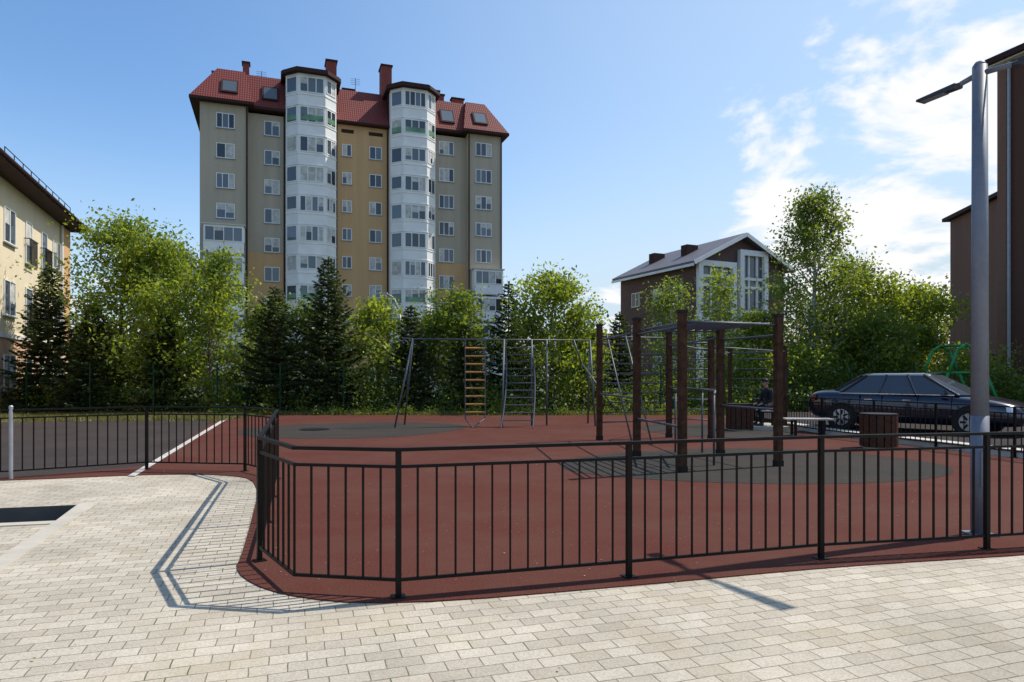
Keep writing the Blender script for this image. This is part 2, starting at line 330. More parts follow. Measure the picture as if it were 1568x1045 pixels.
def smoothpoly(pts,it=2):
    for _ in range(it):
        q=[]
        for i in range(len(pts)-1):
            a=pts[i];b=pts[i+1]; q.append((a[0]*.75+b[0]*.25,a[1]*.75+b[1]*.25)); q.append((a[0]*.25+b[0]*.75,a[1]*.25+b[1]*.75))
        pts=[pts[0]]+q+[pts[-1]]
    return pts
near=smoothpoly([(-16,8.6),(-7.7,10.25),(-5.9,10.95),(-4.6,10.95),(-3.78,10.3),(-2.40,6.1),(-2.25,5.5),(-1.7,4.93),(-0.85,4.70),(0.95,5.17),(2.7,5.68),(4.35,6.0),(7,6.6),(13,7.9)],2)
mb=MB()
mb.prism(near+[(13,11),(9.9,12.4),(8.75,16),(8.15,21),(8.1,27.2),(-9.6,27.2),(-10.6,24.5)]+[(-6.4,12.0),(-7.75,10.6),(-16,9.1)],0.002,0.014)
mb.obj('rubber_surface',M['rubber'])
mb=MB(); mb.prism([(-6.42,12.02),(-10.62,24.5),(-12,25.3),(-24,20.5),(-24,6.5),(-16,9.12),(-7.78,10.62)],0.002,0.010); mb.obj('asphalt_road',M['asphalt'])
mb=MB(); mb.poly([(-6.05,10.75,0.019),(-5.93,10.75,0.019),(-10.35,24.9,0.019),(-10.5,24.9,0.019)]); mb.obj('white_line_marking',M['white_line'])
def ell(cx,cy,rx,ry,rot,n=48,wob=0.06,seed=1):
    r=random.Random(seed); ph=[r.uniform(0,6.28) for _ in range(3)]; P=[]
    for i in range(n):
        t=2*math.pi*i/n; k=1+wob*(math.sin(2*t+ph[0])+0.6*math.sin(3*t+ph[1]))
        x=rx*k*math.cos(t);y=ry*k*math.sin(t); P.append((cx+x*math.cos(rot)-y*math.sin(rot),cy+x*math.sin(rot)+y*math.cos(rot)))
    return P
mb=MB()
mb.poly([(x,y,0.018) for x,y in ell(-4.6,20.1,3.3,2.9,0.1,seed=2)])
mb.poly([(x,y,0.018) for x,y in ell(4.3,12.3,3.5,2.3,0.25,seed=5)])
mb.poly([(x,y,0.018) for x,y in ell(5.8,19.8,2.0,2.6,0.0,seed=9)])
mb.obj('dark_rubber_patches',M['rubber_dark'])
mb=MB(); mb.prism(ell(-5.75,19.9,0.42,0.42,0,32,0),0.0185,0.035); mb.prism(ell(-5.75,19.9,0.34,0.34,0,32,0),0.0352,0.04); mb.obj('manhole_cover',M['black'])
mb=MB(); mb.prism([(9.98,12.3),(10.3,12.4),(8.8,18.2),(8.6,21),(8.25,21),(8.45,18.0)],0.002,0.16)
mb.obj('parking_kerb',M['kerb'])
mb=MB(); mb.prism([(10.31,12.4),(14,8.5),(34,12),(34,27),(8.5,27),(8.61,21.0),(8.81,18.2)],0.002,0.15)
mb.obj('parking_pavement',M['asphalt'])

# ------------------------------------------------------------ fence
def fence(name,pts,posts,m='fence',H=1.08):
    g=Group(name)
    for i in range(len(pts)-1):
        a=Vector((*pts[i],0));b=Vector((*pts[i+1],0))
        d=(b-a);L=d.length;d.normalize()
        for z,w,h in ((H-0.0125,0.042,0.025),(H-0.135,0.022,0.022),(0.135,0.022,0.022)):
            g('rails',m).beam(a+Vector((0,0,z))-d*0.005,b+Vector((0,0,z))+d*0.005,w,h)
        n=max(1,round(L/0.138))
        for k in range(0 if i not in posts else 1,n):
            p=a+d*(L*k/n); g('balusters',m).beam(p+Vector((0,0,0.145)),p+Vector((0,0,H-0.144)),0.015,0.015)
    for i in posts:
        p=pts[i]; 
        j=min(i,len(pts)-2); dd=Vector((pts[j+1][0]-pts[j][0],pts[j+1][1]-pts[j][1],0)).normalized()
        g('posts',m).frame((p[0],p[1],0),dd,Vector((-dd.y,dd.x,0)),Vector((0,0,1)),(-0.02,-0.02,0.005),(0.02,0.02,H-0.026))
        g('posts',m).frame((p[0],p[1],0),dd,Vector((-dd.y,dd.x,0)),Vector((0,0,1)),(-0.05,-0.05,0.0145),(0.05,0.05,0.022))
    return g.done()
pts=[(-9.4,9.75),(-7.67,10.45),(-6.17,11.53),(-4.42,11.3),(-3.59,10.45),(-3.11,8.9),(-2.63,7.37),(-2.16,5.84),(-1.60,5.02),(-0.814,4.89),(0.921,5.38),(2.675,5.91),(4.34,6.24),(6.1,6.6),(7.9,7.0)]
fence('metal_fence',pts,[0,2,3,4,5,6,7,9,10,11,12,13,14])
mb=MB(); mb.cyl((-7.67,10.45,0),(-7.67,10.45,1.12),0.028,n=16); mb.cyl((-7.67,10.45,1.12),(-7.67,10.45,1.14),0.033,0.02,n=16); mb.obj('gate_post',M['galv'],smooth=False)
fence('metal_fence',[(8.0,22.3),(8.1,20.5),(8.35,18.4),(8.8,16.6),(9.25,14.9),(9.72,13.2),(10.1,11.6)],[0,1,2,3,4,5,6],H=1.0)

# ------------------------------------------------------------ street lamp
g=Group('street_lamp',(4.66,6.8,0))
g('pole','lampgrey').cyl((0,0,0.02),(0,0,1.2),0.080,0.080,24); g('pole','lampgrey').cyl((0,0,1.2),(0,0,4.68),0.078,0.066,24)
g('pole','lampgrey').cyl((0,0,4.68),(0,0,4.72),0.066,0.04,24)
g('base_plate','lampgrey').box(-0.12,0.12,-0.12,0.12,0.0145,0.03)
g('door','lampgrey').box(-0.045,0.045,-0.086,-0.05,0.5,0.85)
for sx,sl in ((-1,0.62),(1,0.95)):
    d=Vector((0.42*sx,-0.91*sx,0)); d.normalize(); n=Vector((-d.y,d.x,0))
    g('arms','lampgrey').cyl(d*0.05+Vector((0,0,4.60)),d*(sl*0.42)+Vector((0,0,4.56)),0.028,0.024,12)
    az=Vector((0,0,1)); 
    o=d*(sl*0.38)+Vector((0,0,4.56))
    dt=(d+Vector((0,0,-0.03))).normalized()
    mbh=g('heads','lampdark')
    L=sl*0.62; w=0.09
    def P(a,b,c): return tuple(o+dt*a+n*b+az*c)
    mbh.quadbox([P(0,0.03,-0.02),P(0,-0.03,-0.02),P(L,-w*0.8,-0.012),P(L,w*0.8,-0.012),P(0,0.025,0.04),P(0,-0.025,0.04),P(L,-w*0.7,0.012),P(L,w*0.7,0.012)])
    g('joint','lampdark').cyl(o-d*0.05,o+d*0.07,0.036,0.036,12)
    g('lens','lampgrey').quadbox([P(L*0.25,-0.04,-0.026),P(L*0.25,0.04,-0.026),P(L*0.9,0.05,-0.02),P(L*0.9,-0.05,-0.02),P(L*0.25,-0.04,-0.021),P(L*0.25,0.04,-0.021),P(L*0.9,0.05,-0.0145),P(L*0.9,-0.05,-0.0145)])
g.done(('pole','arms','joint'))

# ------------------------------------------------------------ workout frame
g=Group('outdoor_workout_station')
W={'a':(2.14,16.7,2.8),'b':(2.45,13.4,2.68),'c':(2.78,11.15,2.62),'d':(4.15,13.6,2.5),'e':(4.64,11.9,2.62),
   'f':(4.0,17.4,2.65),'g':(6.9,21.6,2.4),'h':(4.9,16.8,2.5),'i':(8.0,20.0,2.4)}
for k,(x,y,z) in W.items():
    R=Matrix.Rotation(0.3,3,'Z'); ax=R@Vector((1,0,0)); ay=R@Vector((0,1,0)); az=Vector((0,0,1)); s=0.058
    if k in 'gi': s=0.045
    g('posts','wood').frame((x,y,0),ax,ay,az,(-s,-s,0.12),(s,s,z))
    g('caps','black').frame((x,y,0),ax,ay,az,(-s-.012,-s-.012,z+0.001),(s+.012,s+.012,z+0.05))
    g('feet','black').frame((x,y,0),ax,ay,az,(-s-.008,-s-.008,0.0),(s+.008,s+.008,0.119))
def bar(a,b,z,z2=None,r=0.02,part='bars',m='steel'):
    A=W[a];B=W[b]; g(part,m).cyl((A[0],A[1],z),(B[0],B[1],z if z2 is None else z2),r,n=10)
def lerp(a,b,t): return (a[0]*(1-t)+b[0]*t,a[1]*(1-t)+b[1]*t)
bar('c','e',2.48,r=0.024);bar('b','d',2.48,r=0.024)
for i in range(1,10):
    t=i/10; p=lerp(W['c'],W['e'],t); q=lerp(W['b'],W['d'],t); g('rungs','steel').cyl((*p,2.50),(*q,2.50),0.018,n=8)
bar('b','c',2.40);bar('d','e',2.3);bar('a','b',2.45);bar('a','f',2.55);bar('f','d',2.35);bar('f','h',2.4);bar('h','i',2.3);bar('g','i',2.3);bar('f','g',2.4,2.3)
bar('a','b',1.15);bar('d','f',1.3)
for i in range(9): bar('f','a',0.45+0.24*i,r=0.016)
for i in range(8): bar('h','f',0.5+0.25*i,r=0.016)
for i in range(5): bar('i','g',0.9+0.3*i,r=0.014)
bar('b','c',0.75);bar('d','e',1.0)
for dx in (0,0.55):
    g('bars','steel').tube([(3.0+dx,12.0,0.02),(3.0+dx,12.0,1.25),(3.05+dx,12.1,1.32),(3.3+dx,13.9,1.32),(3.35+dx,14.0,1.25),(3.35+dx,14.0,0.02)],0.021,10)
g('bars','steel').tube([(1.55,17.2,2.5),(1.75,17.2,1.9),(2.6,16.9,0.7)],0.02,8)
for dx in (0,0.45): g('bars','steel').tube([(2.3+dx,16.6,2.6),(2.75+dx,15.6,0.02)],0.02,8)
for t in (0.3,0.42):
    p=lerp(W['f'],W['a'],t)
    g('bars','steel').cyl((*p,2.55),(*p,1.85),0.006,n=5)
g.done(('bars','rungs'))

# ------------------------------------------------------------ climbing frame with ladders
g=Group('climbing_frame')
Y0=21.0
g('top_bar','steel').cyl((-3.05,Y0,2.72),(2.5,Y0+0.9,2.72),0.024,n=10)
for px,py,bx,by in ((-3.05,Y0,-3.55,Y0-0.35),(-3.05,Y0,-3.45,Y0+0.9),(1.1,Y0+.65,1.1,Y0+.65),(2.5,Y0+.9,2.6,Y0+.3),(2.5,Y0+.9,2.5,Y0+1.5),(-0.25,Y0+.4,-0.3,Y0-0.4),(0.62,Y0+.5,0.62,Y0+.5)):
    g('legs','steel').cyl((px,py,2.72),(bx,by,0.0),0.028,n=10)
for x,y in ((-1.45,Y0+.2),(-0.84,Y0+.3)): g('rope_ladder_sides','steel').cyl((x,y,2.7),(x,y,0.25),0.02,n=8)
for i in range(9): g('rungs_orange','yellow').cyl((-1.45,Y0+.2,0.45+0.25*i),(-0.84,Y0+.3,0.45+0.25*i),0.026,n=8)
g('rope_ladder_sides','steel').tube([(-1.45,Y0+.2,0.25),(-1.2,Y0-.3,0.02),(-0.84,Y0+.3,0.25)],0.018,6)
arc=[]
for k in range(2):
    P=[]
    for i in range(13):
        t=i/12; P.append((-0.33+0.95*k*(1-0.12*t)+0.10*math.sin(t*3.1)+0.1*t,Y0-0.55+1.2*math.sin(t*1.5),0.02+2.68*t))
    arc.append(P); g('arched_ladder','steel').tube(P,0.024,8)
for i in range(1,12): g('arched_rungs','steel').cyl(arc[0][i],arc[1][i],0.02,n=6)
g('swing_bar','steel').tube([(-3.05,Y0,2.72),(-3.4,Y0+.2,2.75),(-3.2,Y0+.1,2.6)],0.02,8)
g.done(('legs','top_bar'))

g=Group('street_lamp',(-5.0,31,0))
g('pole','galv').tube([(0,0,0),(0,0,3.4),(-0.1,0,4.4),(-0.35,0,5.1),(-0.7,0,5.3)],[0.06,0.05,0.045,0.04,0.04],10)
g('head','galv').box(-1.15,-0.65,-0.1,0.1,5.26,5.36)
g.done(('pole',))

g=Group('playground_swing',(17.2,26.5,0))
for y in (0,1.6):
    g('frame','greenpaint').tube([(-0.9,y,0),(-0.25,y,1.7),(0.1,y,2.6),(0.45,y,2.8),(0.8,y,2.6),(1.2,y,1.7),(1.9,y,0.0)],0.06,10)
    g('frame','greenpaint').tube([(-0.2,y,1.7),(1.15,y,1.7)],0.045,8)
g('frame','greenpaint').cyl((0.45,0,2.78),(0.45,1.6,2.78),0.05,n=10)
for y in (0.6,1.0): g('chains','steel').cyl((0.45,y,2.75),(0.45,y,0.55),0.01,n=5)
g('seat','binwood').box(0.3,0.6,0.55,1.05,0.5,0.55)
g.done(('frame',))

# ------------------------------------------------------------ green mesh fence behind
g=Group('wire_mesh_fence')
fx=[-22.5+2.6*i for i in range(19)]
for x in fx: g('posts','meshgreen').box(x-0.025,x+0.025,27.97,28.03,0,2.1)
for i in range(11): g('wires','meshgreen').box(fx[0],fx[-1],27.997,28.003,0.1+0.195*i,0.105+0.195*i)
x=fx[0]
while x<fx[-1]: g('wires','meshgreen').box(x-0.0025,x+0.0025,27.99,27.994,0.08,2.06); x+=0.2
g.done()
g=Group('iron_fence',(-21.5,26.0,0))
for i in range(36): g('bars','black').box(-2.5+i*0.12,-2.48+i*0.12,-0.01,0.01,0.1,1.75+0.12*math.sin(i*0.6))
g('bars','black').box(-2.55,1.8,-0.02,0.02,0.3,0.34);g('bars','black').box(-2.55,1.8,-0.02,0.02,1.45,1.49)
for x in (-2.55,-0.4,1.8): g('posts','black').box(x-.04,x+.04,-.04,.04,0,1.9)
g.done()

# ------------------------------------------------------------ bins, benches
def bin_(loc,s):
    g=Group('litter_bin',loc); R=0.36*s; H=0.74*s; n=16
    for i in range(n):
        t=2*math.pi*i/n; d=Vector((math.cos(t),math.sin(t),0)); nn=Vector((-d.y,d.x,0)); w=2*R*math.pi/n*0.42
        g('slats','binwood').frame(d*R,nn,d,Vector((0,0,1)),(-w,-0.012,0.06),(w,0.012,H))
    g('liner','black').cyl((0,0,0.05),(0,0,H-0.04),R-0.02,R-0.02,20)
    for z in (0.15,H-0.12): g('hoops','black').cyl((0,0,z),(0,0,z+0.03),R+0.015,R+0.015,24,cap=False)
    g('rim','black').cyl((0,0,H+.001),(0,0,H+0.03),R+0.02,R+0.02,24)
    g('foot','concrete').cyl((0,0,0.015),(0,0,0.05),R*0.9,R*0.9,20)
    g.done()
bin_((8.0,14.9,0),1.0); bin_((6.6,19.8,0.0),1.02)
def bench(loc,rz,L,seat=0.46):
    g=Group('park_bench',loc,rz)
    for i in range(5): g('seat','slat').box(-L/2,L/2,-0.22+0.092*i,-0.22+0.092*i+0.075,seat-0.035,seat)
    for x in (-L/2+0.25,L/2-0.25):
        g('legs','black').box(x-.03,x+.03,-0.2,-0.14,0.0,seat-0.036);g('legs','black').box(x-.03,x+.03,0.14,0.2,0.0,seat-0.036);g('legs','black').box(x-.03,x+.03,-0.14,0.14,seat-0.08,seat-0.036)
    g.done()
bench((7.75,17.9,0.014),-0.12,1.2)
mb=MB(); mb.box(6.95,8.0,19.7,21.3,0.002,0.12); mb.obj('concrete_pad',M['concrete'])
bench((7.5,20.5,0.12),-math.pi/2,1.3,0.46)

# ------------------------------------------------------------ seated person (facing -X)
def person(loc,rz):
    e=empty('seated_man',loc,rz)
    S=0.46
    V=[];E=[];R=[]
    def v(p,r,par=None):
        V.append(p);R.append(r); i=len(V)-1
        if par is not None:E.append((par,i))
        return i
    pel=v((0,0,S+0.12),(0.165,0.135)); w=v((0.0,0,S+0.28),(0.15,0.115),pel); ch=v((0.06,0,S+0.46),(0.175,0.125),w); nb=v((0.08,0,S+0.60),(0.10,0.08),ch); nk=v((0.10,0,S+0.68),(0.055,0.055),nb)
    for s in (1,-1):
        hp=v((0.03,0.10*s,S+0.09),(0.105,0.10),pel); kn=v((0.44,0.15*s,S+0.08),(0.068,0.068),hp); cf=v((0.43,0.15*s,S-0.14),(0.058,0.058),kn); an=v((0.40,0.15*s,0.10),(0.042,0.042),cf)
        sh=v((0.07,0.19*s,S+0.54),(0.07,0.07),nb); el=v((0.12,0.25*s,S+0.27),(0.048,0.048),sh); wr=v((0.34,0.14*s,S+0.20),(0.033,0.033),el)
    me=bpy.data.meshes.new('body'); me.from_pydata(V,E,[]); ob=bpy.data.objects.new('body',me); COL.objects.link(ob); ob.parent=e
    md=ob.modifiers.new('Skin','SKIN')
    if not me.skin_vertices: me.skin_vertices.new()
    for i,r in enumerate(R): me.skin_vertices[0].data[i].radius=r
    me.skin_vertices[0].data[0].use_root=True
    sb=ob.modifiers.new('Sub','SUBSURF'); sb.levels=2; sb.render_levels=2; me.materials.append(M['cloth'])
    md.use_smooth_shade=True
    import bmesh
    bm=bmesh.new(); bmesh.ops.create_uvsphere(bm,u_segments=24,v_segments=16,radius=1)
    for q in bm.verts:
        x,y,z=q.co; k=1-0.22*max(0,-z)
        q.co=Vector((x*0.098*k+(0.012 if z<-0.2 and x>0 else 0),y*0.077*k,z*0.12))
    m=bpy.data.meshes.new('head'); bm.to_mesh(m); bm.free(); m.materials.append(M['skin']); [setattr(p,'use_smooth',True) for p in m.polygons]
    h=bpy.data.objects.new('head',m); COL.objects.link(h); h.parent=e; h.location=(0.14,0,S+0.80)
    f=MB(); c=Vector((0.14,0,S+0.80))
    f.quadbox([tuple(c+Vector(t)) for t in [(0.09,-0.014,-0.035),(0.118,-0.012,-0.035),(0.118,0.012,-0.035),(0.09,0.014,-0.035),(0.09,-0.008,0.015),(0.098,-0.005,0.015),(0.098,0.005,0.015),(0.09,0.008,0.015)]]); 
    for s in (1,-1): f.cyl(tuple(c+Vector((0.0,0.072*s,-0.03))),tuple(c+Vector((-0.015,0.086*s,0.03))),0.016,0.02,8)
    f.cyl(tuple(c+Vector((-0.03,0,-0.15))),tuple(c+Vector((-0.01,0,-0.06))),0.05,0.05,12)
    f.obj('nose_ears_neck',M['skin'],e,smooth=True)
    f=MB()
    for s in (1,-1): f.cyl(tuple(c+Vector((0.086,0.03*s,0.01))),tuple(c+Vector((0.093,0.03*s,0.01))),0.01,0.01,8)
    f.box(c.x+0.085,c.x+0.1,c.y-0.022,c.y+0.022,c.z-0.062,c.z-0.055)
    for i in range(6):
        a0=i/6*math.pi/2;a1=(i+1)/6*math.pi/2
        f.cyl(tuple(c+Vector((-0.008,0,0.025+0.105*math.sin(a0)))),tuple(c+Vector((-0.008,0,0.025+0.105*math.sin(a1)))),0.105*math.cos(a0)+.002,0.105*math.cos(a1)+.002,20)
    f.quadbox([tuple(c+Vector(t)) for t in [(0.05,-0.07,0.03),(0.17,-0.05,0.022),(0.17,0.05,0.022),(0.05,0.07,0.03),(0.05,-0.07,0.042),(0.17,-0.05,0.030),(0.17,0.05,0.030),(0.05,0.07,0.042)]])
    f.obj('cap_and_eyes',M['black'],e)
    f=MB()
    for s in (1,-1):
        b=Vector((0.34,0.14*s,S+0.20)); f.beam(tuple(b),tuple(b+Vector((0.09,-0.01*s,-0.035))),0.08,0.028)
        for k in range(4):
            y=(-0.03+0.02*k); L=(0.065,0.078,0.073,0.055)[k]
            f.tube([tuple(b+Vector((0.085,y-0.01*s,-0.033))),tuple(b+Vector((0.085+L*.55,y-0.01*s,-0.045))),tuple(b+Vector((0.085+L*.85,y-0.01*s,-0.07)))],[0.0095,0.009,0.007],6)
        f.tube([tuple(b+Vector((0.02,-0.04*s,-0.01))),tuple(b+Vector((0.06,-0.068*s,-0.03))),tuple(b+Vector((0.085,-0.07*s,-0.045)))],[0.012,0.011,0.008],6)
    f.obj('hands',M['skin'],e)
    f=MB()
    for s in (1,-1):
        f.quadbox([(0.31,0.10*s-0.0,0.0),(0.60,0.105*s,0.0),(0.60,0.195*s,0.0),(0.31,0.19*s,0.0),(0.33,0.11*s,0.11),(0.57,0.12*s,0.045),(0.57,0.18*s,0.045),(0.33,0.18*s,0.11)])
    so=f.obj('shoes',M['shoe'],e); bv=so.modifiers.new('b','BEVEL'); bv.width=0.02; bv.segments=2
person((7.66,20.3,0.12),math.pi+0.25)

# ------------------------------------------------------------ car
def car(loc,rz):
    e=empty('parked_car',loc,rz); e.scale=(1.08,1.05,1.04)
    st=[(-2.33,0.62,0.42,0.62,0.70),(-2.28,0.74,0.30,0.86,0.92),(-2.05,0.83,0.22,0.93,1.01),(-1.55,0.88,0.19,0.94,1.03),(-0.9,0.895,0.18,0.93,1.0),(0,0.90,0.18,0.91,0.96),(0.8,0.895,0.18,0.89,0.95),(1.25,0.885,0.18,0.85,0.93),(1.75,0.86,0.19,0.78,0.86),(2.12,0.79,0.20,0.70,0.76),(2.30,0.66,0.24,0.60,0.65),(2.36,0.55,0.32,0.50,0.54)]
    mb=MB(); rings=[]
    for x,w,zb,zs,zt in st:
        half=[(w*0.80,zb),(w*0.97,zb+0.10),(w,zb+(zs-zb)*0.45),(w*0.99,zb+(zs-zb)*0.8),(w*0.94,zs),(w*0.75,zt-0.01),(w*0.35,zt+0.01)]
        ring=[(x,y,z) for y,z in half]+[(x,-y,z) for y,z in half[::-1]]
        rings.append(list(range(len(mb.v),len(mb.v)+len(ring)))); mb.v+=ring
    n=14
    for a,b in zip(rings,rings[1:]):
        for i in range(n): mb.f.append((a[i],a[(i+1)%n],b[(i+1)%n],b[i]))
    mb.f.append(tuple(rings[0])); mb.f.append(tuple(rings[-1][::-1]))
    o=mb.obj('body',M['carpaint'],e,smooth=True); s=o.modifiers.new('s','SUBSURF'); s.levels=2; s.render_levels=2
    base=[(-1.75,0.62),(-1.35,0.80),(0.2,0.83),(1.0,0.78),(1.32,0.60)]; 
    roof=[(-1.02,0.50),(-0.80,0.60),(-0.1,0.63),(0.32,0.60),(0.48,0.50)]
    def ring(P,z): return [(x,y,z) for x,y in P]+[(x,-y,z) for x,y in P[::-1]]
    B=ring(base,0.93);T=ring(roof,1.40); mb=MB(); mb.v=B+T; n=len(B)
    for i in range(n): mb.f.append((i,(i+1)%n,n+(i+1)%n,n+i))
    mb.f.append(tuple(range(n,2*n))); mb.obj('windows',M['carglass'],e)
    mb=MB(); r1=[(x*1.02,y*1.03,1.385) for x,y,_ in T]; r2=[(x*0.97,y*0.88,1.435) for x,y,_ in T]; r3=[(x*0.8,y*0.5,1.452) for x,y,_ in T]
    mb.v=r1+r2+r3
    for k in range(2):
        for i in range(n): mb.f.append((k*n+i,k*n+(i+1)%n,(k+1)*n+(i+1)%n,(k+1)*n+i))
    mb.f.append(tuple(range(2*n,3*n))); mb.obj('roof',M['carpaint'],e,smooth=True)
    pl=MB()
    for s in (1,-1):
        for (bx,by),(tx,ty),w in (((-1.5,0.735),(-0.88,0.57),0.12),((-0.55,0.82),(-0.42,0.625),0.05),((0.28,0.835),(0.05,0.64),0.05),((1.12,0.735),(0.37,0.59),0.07),((-1.75,0.62),(-1.02,0.50),0.1)):
            pl.beam((bx,by*s,0.92),(tx,ty*s,1.41),w,0.03)
    pl.obj('pillars',M['carpaint'],e)
    wl=MB();rm=MB();ar=MB()
    for x in (-1.38,1.36):
        for s in (1,-1):
            ar.cyl((x,0.86*s,0.33),(x,0.905*s,0.33),0.37,0.36,32)
            wl.cyl((x,0.74*s,0.315),(x,0.925*s,0.315),0.315,0.305,32)
            rm.cyl((x,0.90*s,0.315),(x,0.932*s,0.315),0.215,0.205,28)
            for k in range(7):
                t=k/7*6.283; wl.frame((x+math.cos(t+.45)*0.125,0.934*s,0.315+math.sin(t+.45)*0.125),Vector((math.cos(t+.45),0,math.sin(t+.45))),Vector((0,1,0)),Vector((-math.sin(t+.45),0,math.cos(t+.45))),(-0.06,-0.004,-0.022),(0.06,0.004,0.03))
    ar.obj('wheel_arches',M['black'],e); wl.obj('tyres',M['tyre'],e); rm.obj('rims',M['alloy'],e)
    d=MB()
    for s in (1,-1):
        for x in (-0.95,-0.45,0.32,1.0): d.box(x-0.004,x+0.004,0.8*s-0.1,0.8*s+0.104,0.3,0.9)
        d.box(-0.85,0.95,0.885*s-0.02,0.885*s+0.02,0.40,0.44)
    d.obj('door_seams',M['black'],e)
    c=MB()
    for s in (1,-1):
        c.beam((-1.45,0.855*s,0.935),(1.05,0.83*s,0.925),0.02,0.018)
        for x in (-0.75,0.1): c.box(x-0.09,x+0.09,0.89*s-0.02,0.89*s+0.02,0.78,0.80)
    c.box(2.31,2.36,-0.33,0.33,0.58,0.60); 
    for k in range(4): c.box(2.33,2.375,-0.30,0.30,0.46+0.03*k,0.47+0.03*k)
    c.obj('chrome_trim',M['chrome'],e)
    h=MB()
    for s in (1,-1):
        h.quadbox([(2.02,0.84*s,0.56),(2.30,0.42*s,0.54),(2.34,0.42*s,0.56),(2.12,0.80*s,0.56),(2.0,0.82*s,0.68),(2.24,0.42*s,0.66),(2.28,0.42*s,0.66),(2.08,0.79*s,0.69)])
    h.box(2.35,2.385,-0.26,0.26,0.36,0.45)
    h.obj('headlights_and_plate',M['headlight'],e)
    t=MB()
    for s in (1,-1): t.quadbox([(-2.31,0.45*s,0.72),(-2.15,0.82*s,0.72),(-2.05,0.85*s,0.74),(-2.2,0.5*s,0.72),(-2.3,0.45*s,0.88),(-2.13,0.80*s,0.88),(-2.03,0.83*s,0.90),(-2.2,0.5*s,0.88)])
    t.obj('taillights',M['taillight'],e)
    mi=MB()
    for s in (1,-1):
        mi.quadbox([(0.78,0.84*s,0.92),(0.92,0.86*s,0.92),(0.90,1.02*s,0.94),(0.80,1.02*s,0.94),(0.79,0.85*s,1.04),(0.9,0.86*s,1.03),(0.88,1.0*s,1.05),(0.80,1.0*s,1.06)])
    mi.obj('mirrors',M['carpaint'],e)
car((10.6,18.0,0.15),math.atan2(-0.73,0.69))

# ------------------------------------------------------------ buildings
def window(g,o,d,a0,a1,z0,z1,nm,rng,frame='white',fw=0.07,sill=True,cur=0.14):
    g('window_frames',frame).obox(o,d,a0,a1,0.0,0.06,z0,z0+fw)
    g('window_frames',frame).obox(o,d,a0,a1,0.0,0.06,z1-fw,z1)
    w=(a1-a0)
    for i in range(nm+1):
        c=a0+w*i/nm; lo=c-fw/2; hi=c+fw/2
        if i==0: lo,hi=a0,a0+fw
        if i==nm: lo,hi=a1-fw,a1
        g('window_frames',frame).obox(o,d,lo,hi,0.0,0.057,z0+fw,z1-fw)
    for i in range(nm):
        b0=a0+w*i/nm+fw/2;b1=a0+w*(i+1)/nm-fw/2
        r=rng.random()
        part,m=('curtained_panes','curtain') if r<cur else ('panes','glass')
        g(part,m).obox(o,d,b0,b1,0.0,0.02,z0+fw,z1-fw)
        if r>0.76: g('blinds','curtain').obox(o,d,b0,b1,0.0,0.026,z0+fw+(z1-z0)*rng.uniform(0.3,0.7),z1-fw)
    if sill: g('sills','galv').obox(o,d,a0-0.05,a1+0.05,0.0,0.12,z0-0.05,z0-0.003)

def frustum(mb,x0,x1,y0,y1,z0,X0,X1,Y0,Y1,z1):
    mb.quadbox([(x0,y0,z0),(x1,y0,z0),(x1,y1,z0),(x0,y1,z0),(X0,Y0,z1),(X1,Y0,z1),(X1,Y1,z1),(X0,Y1,z1)])

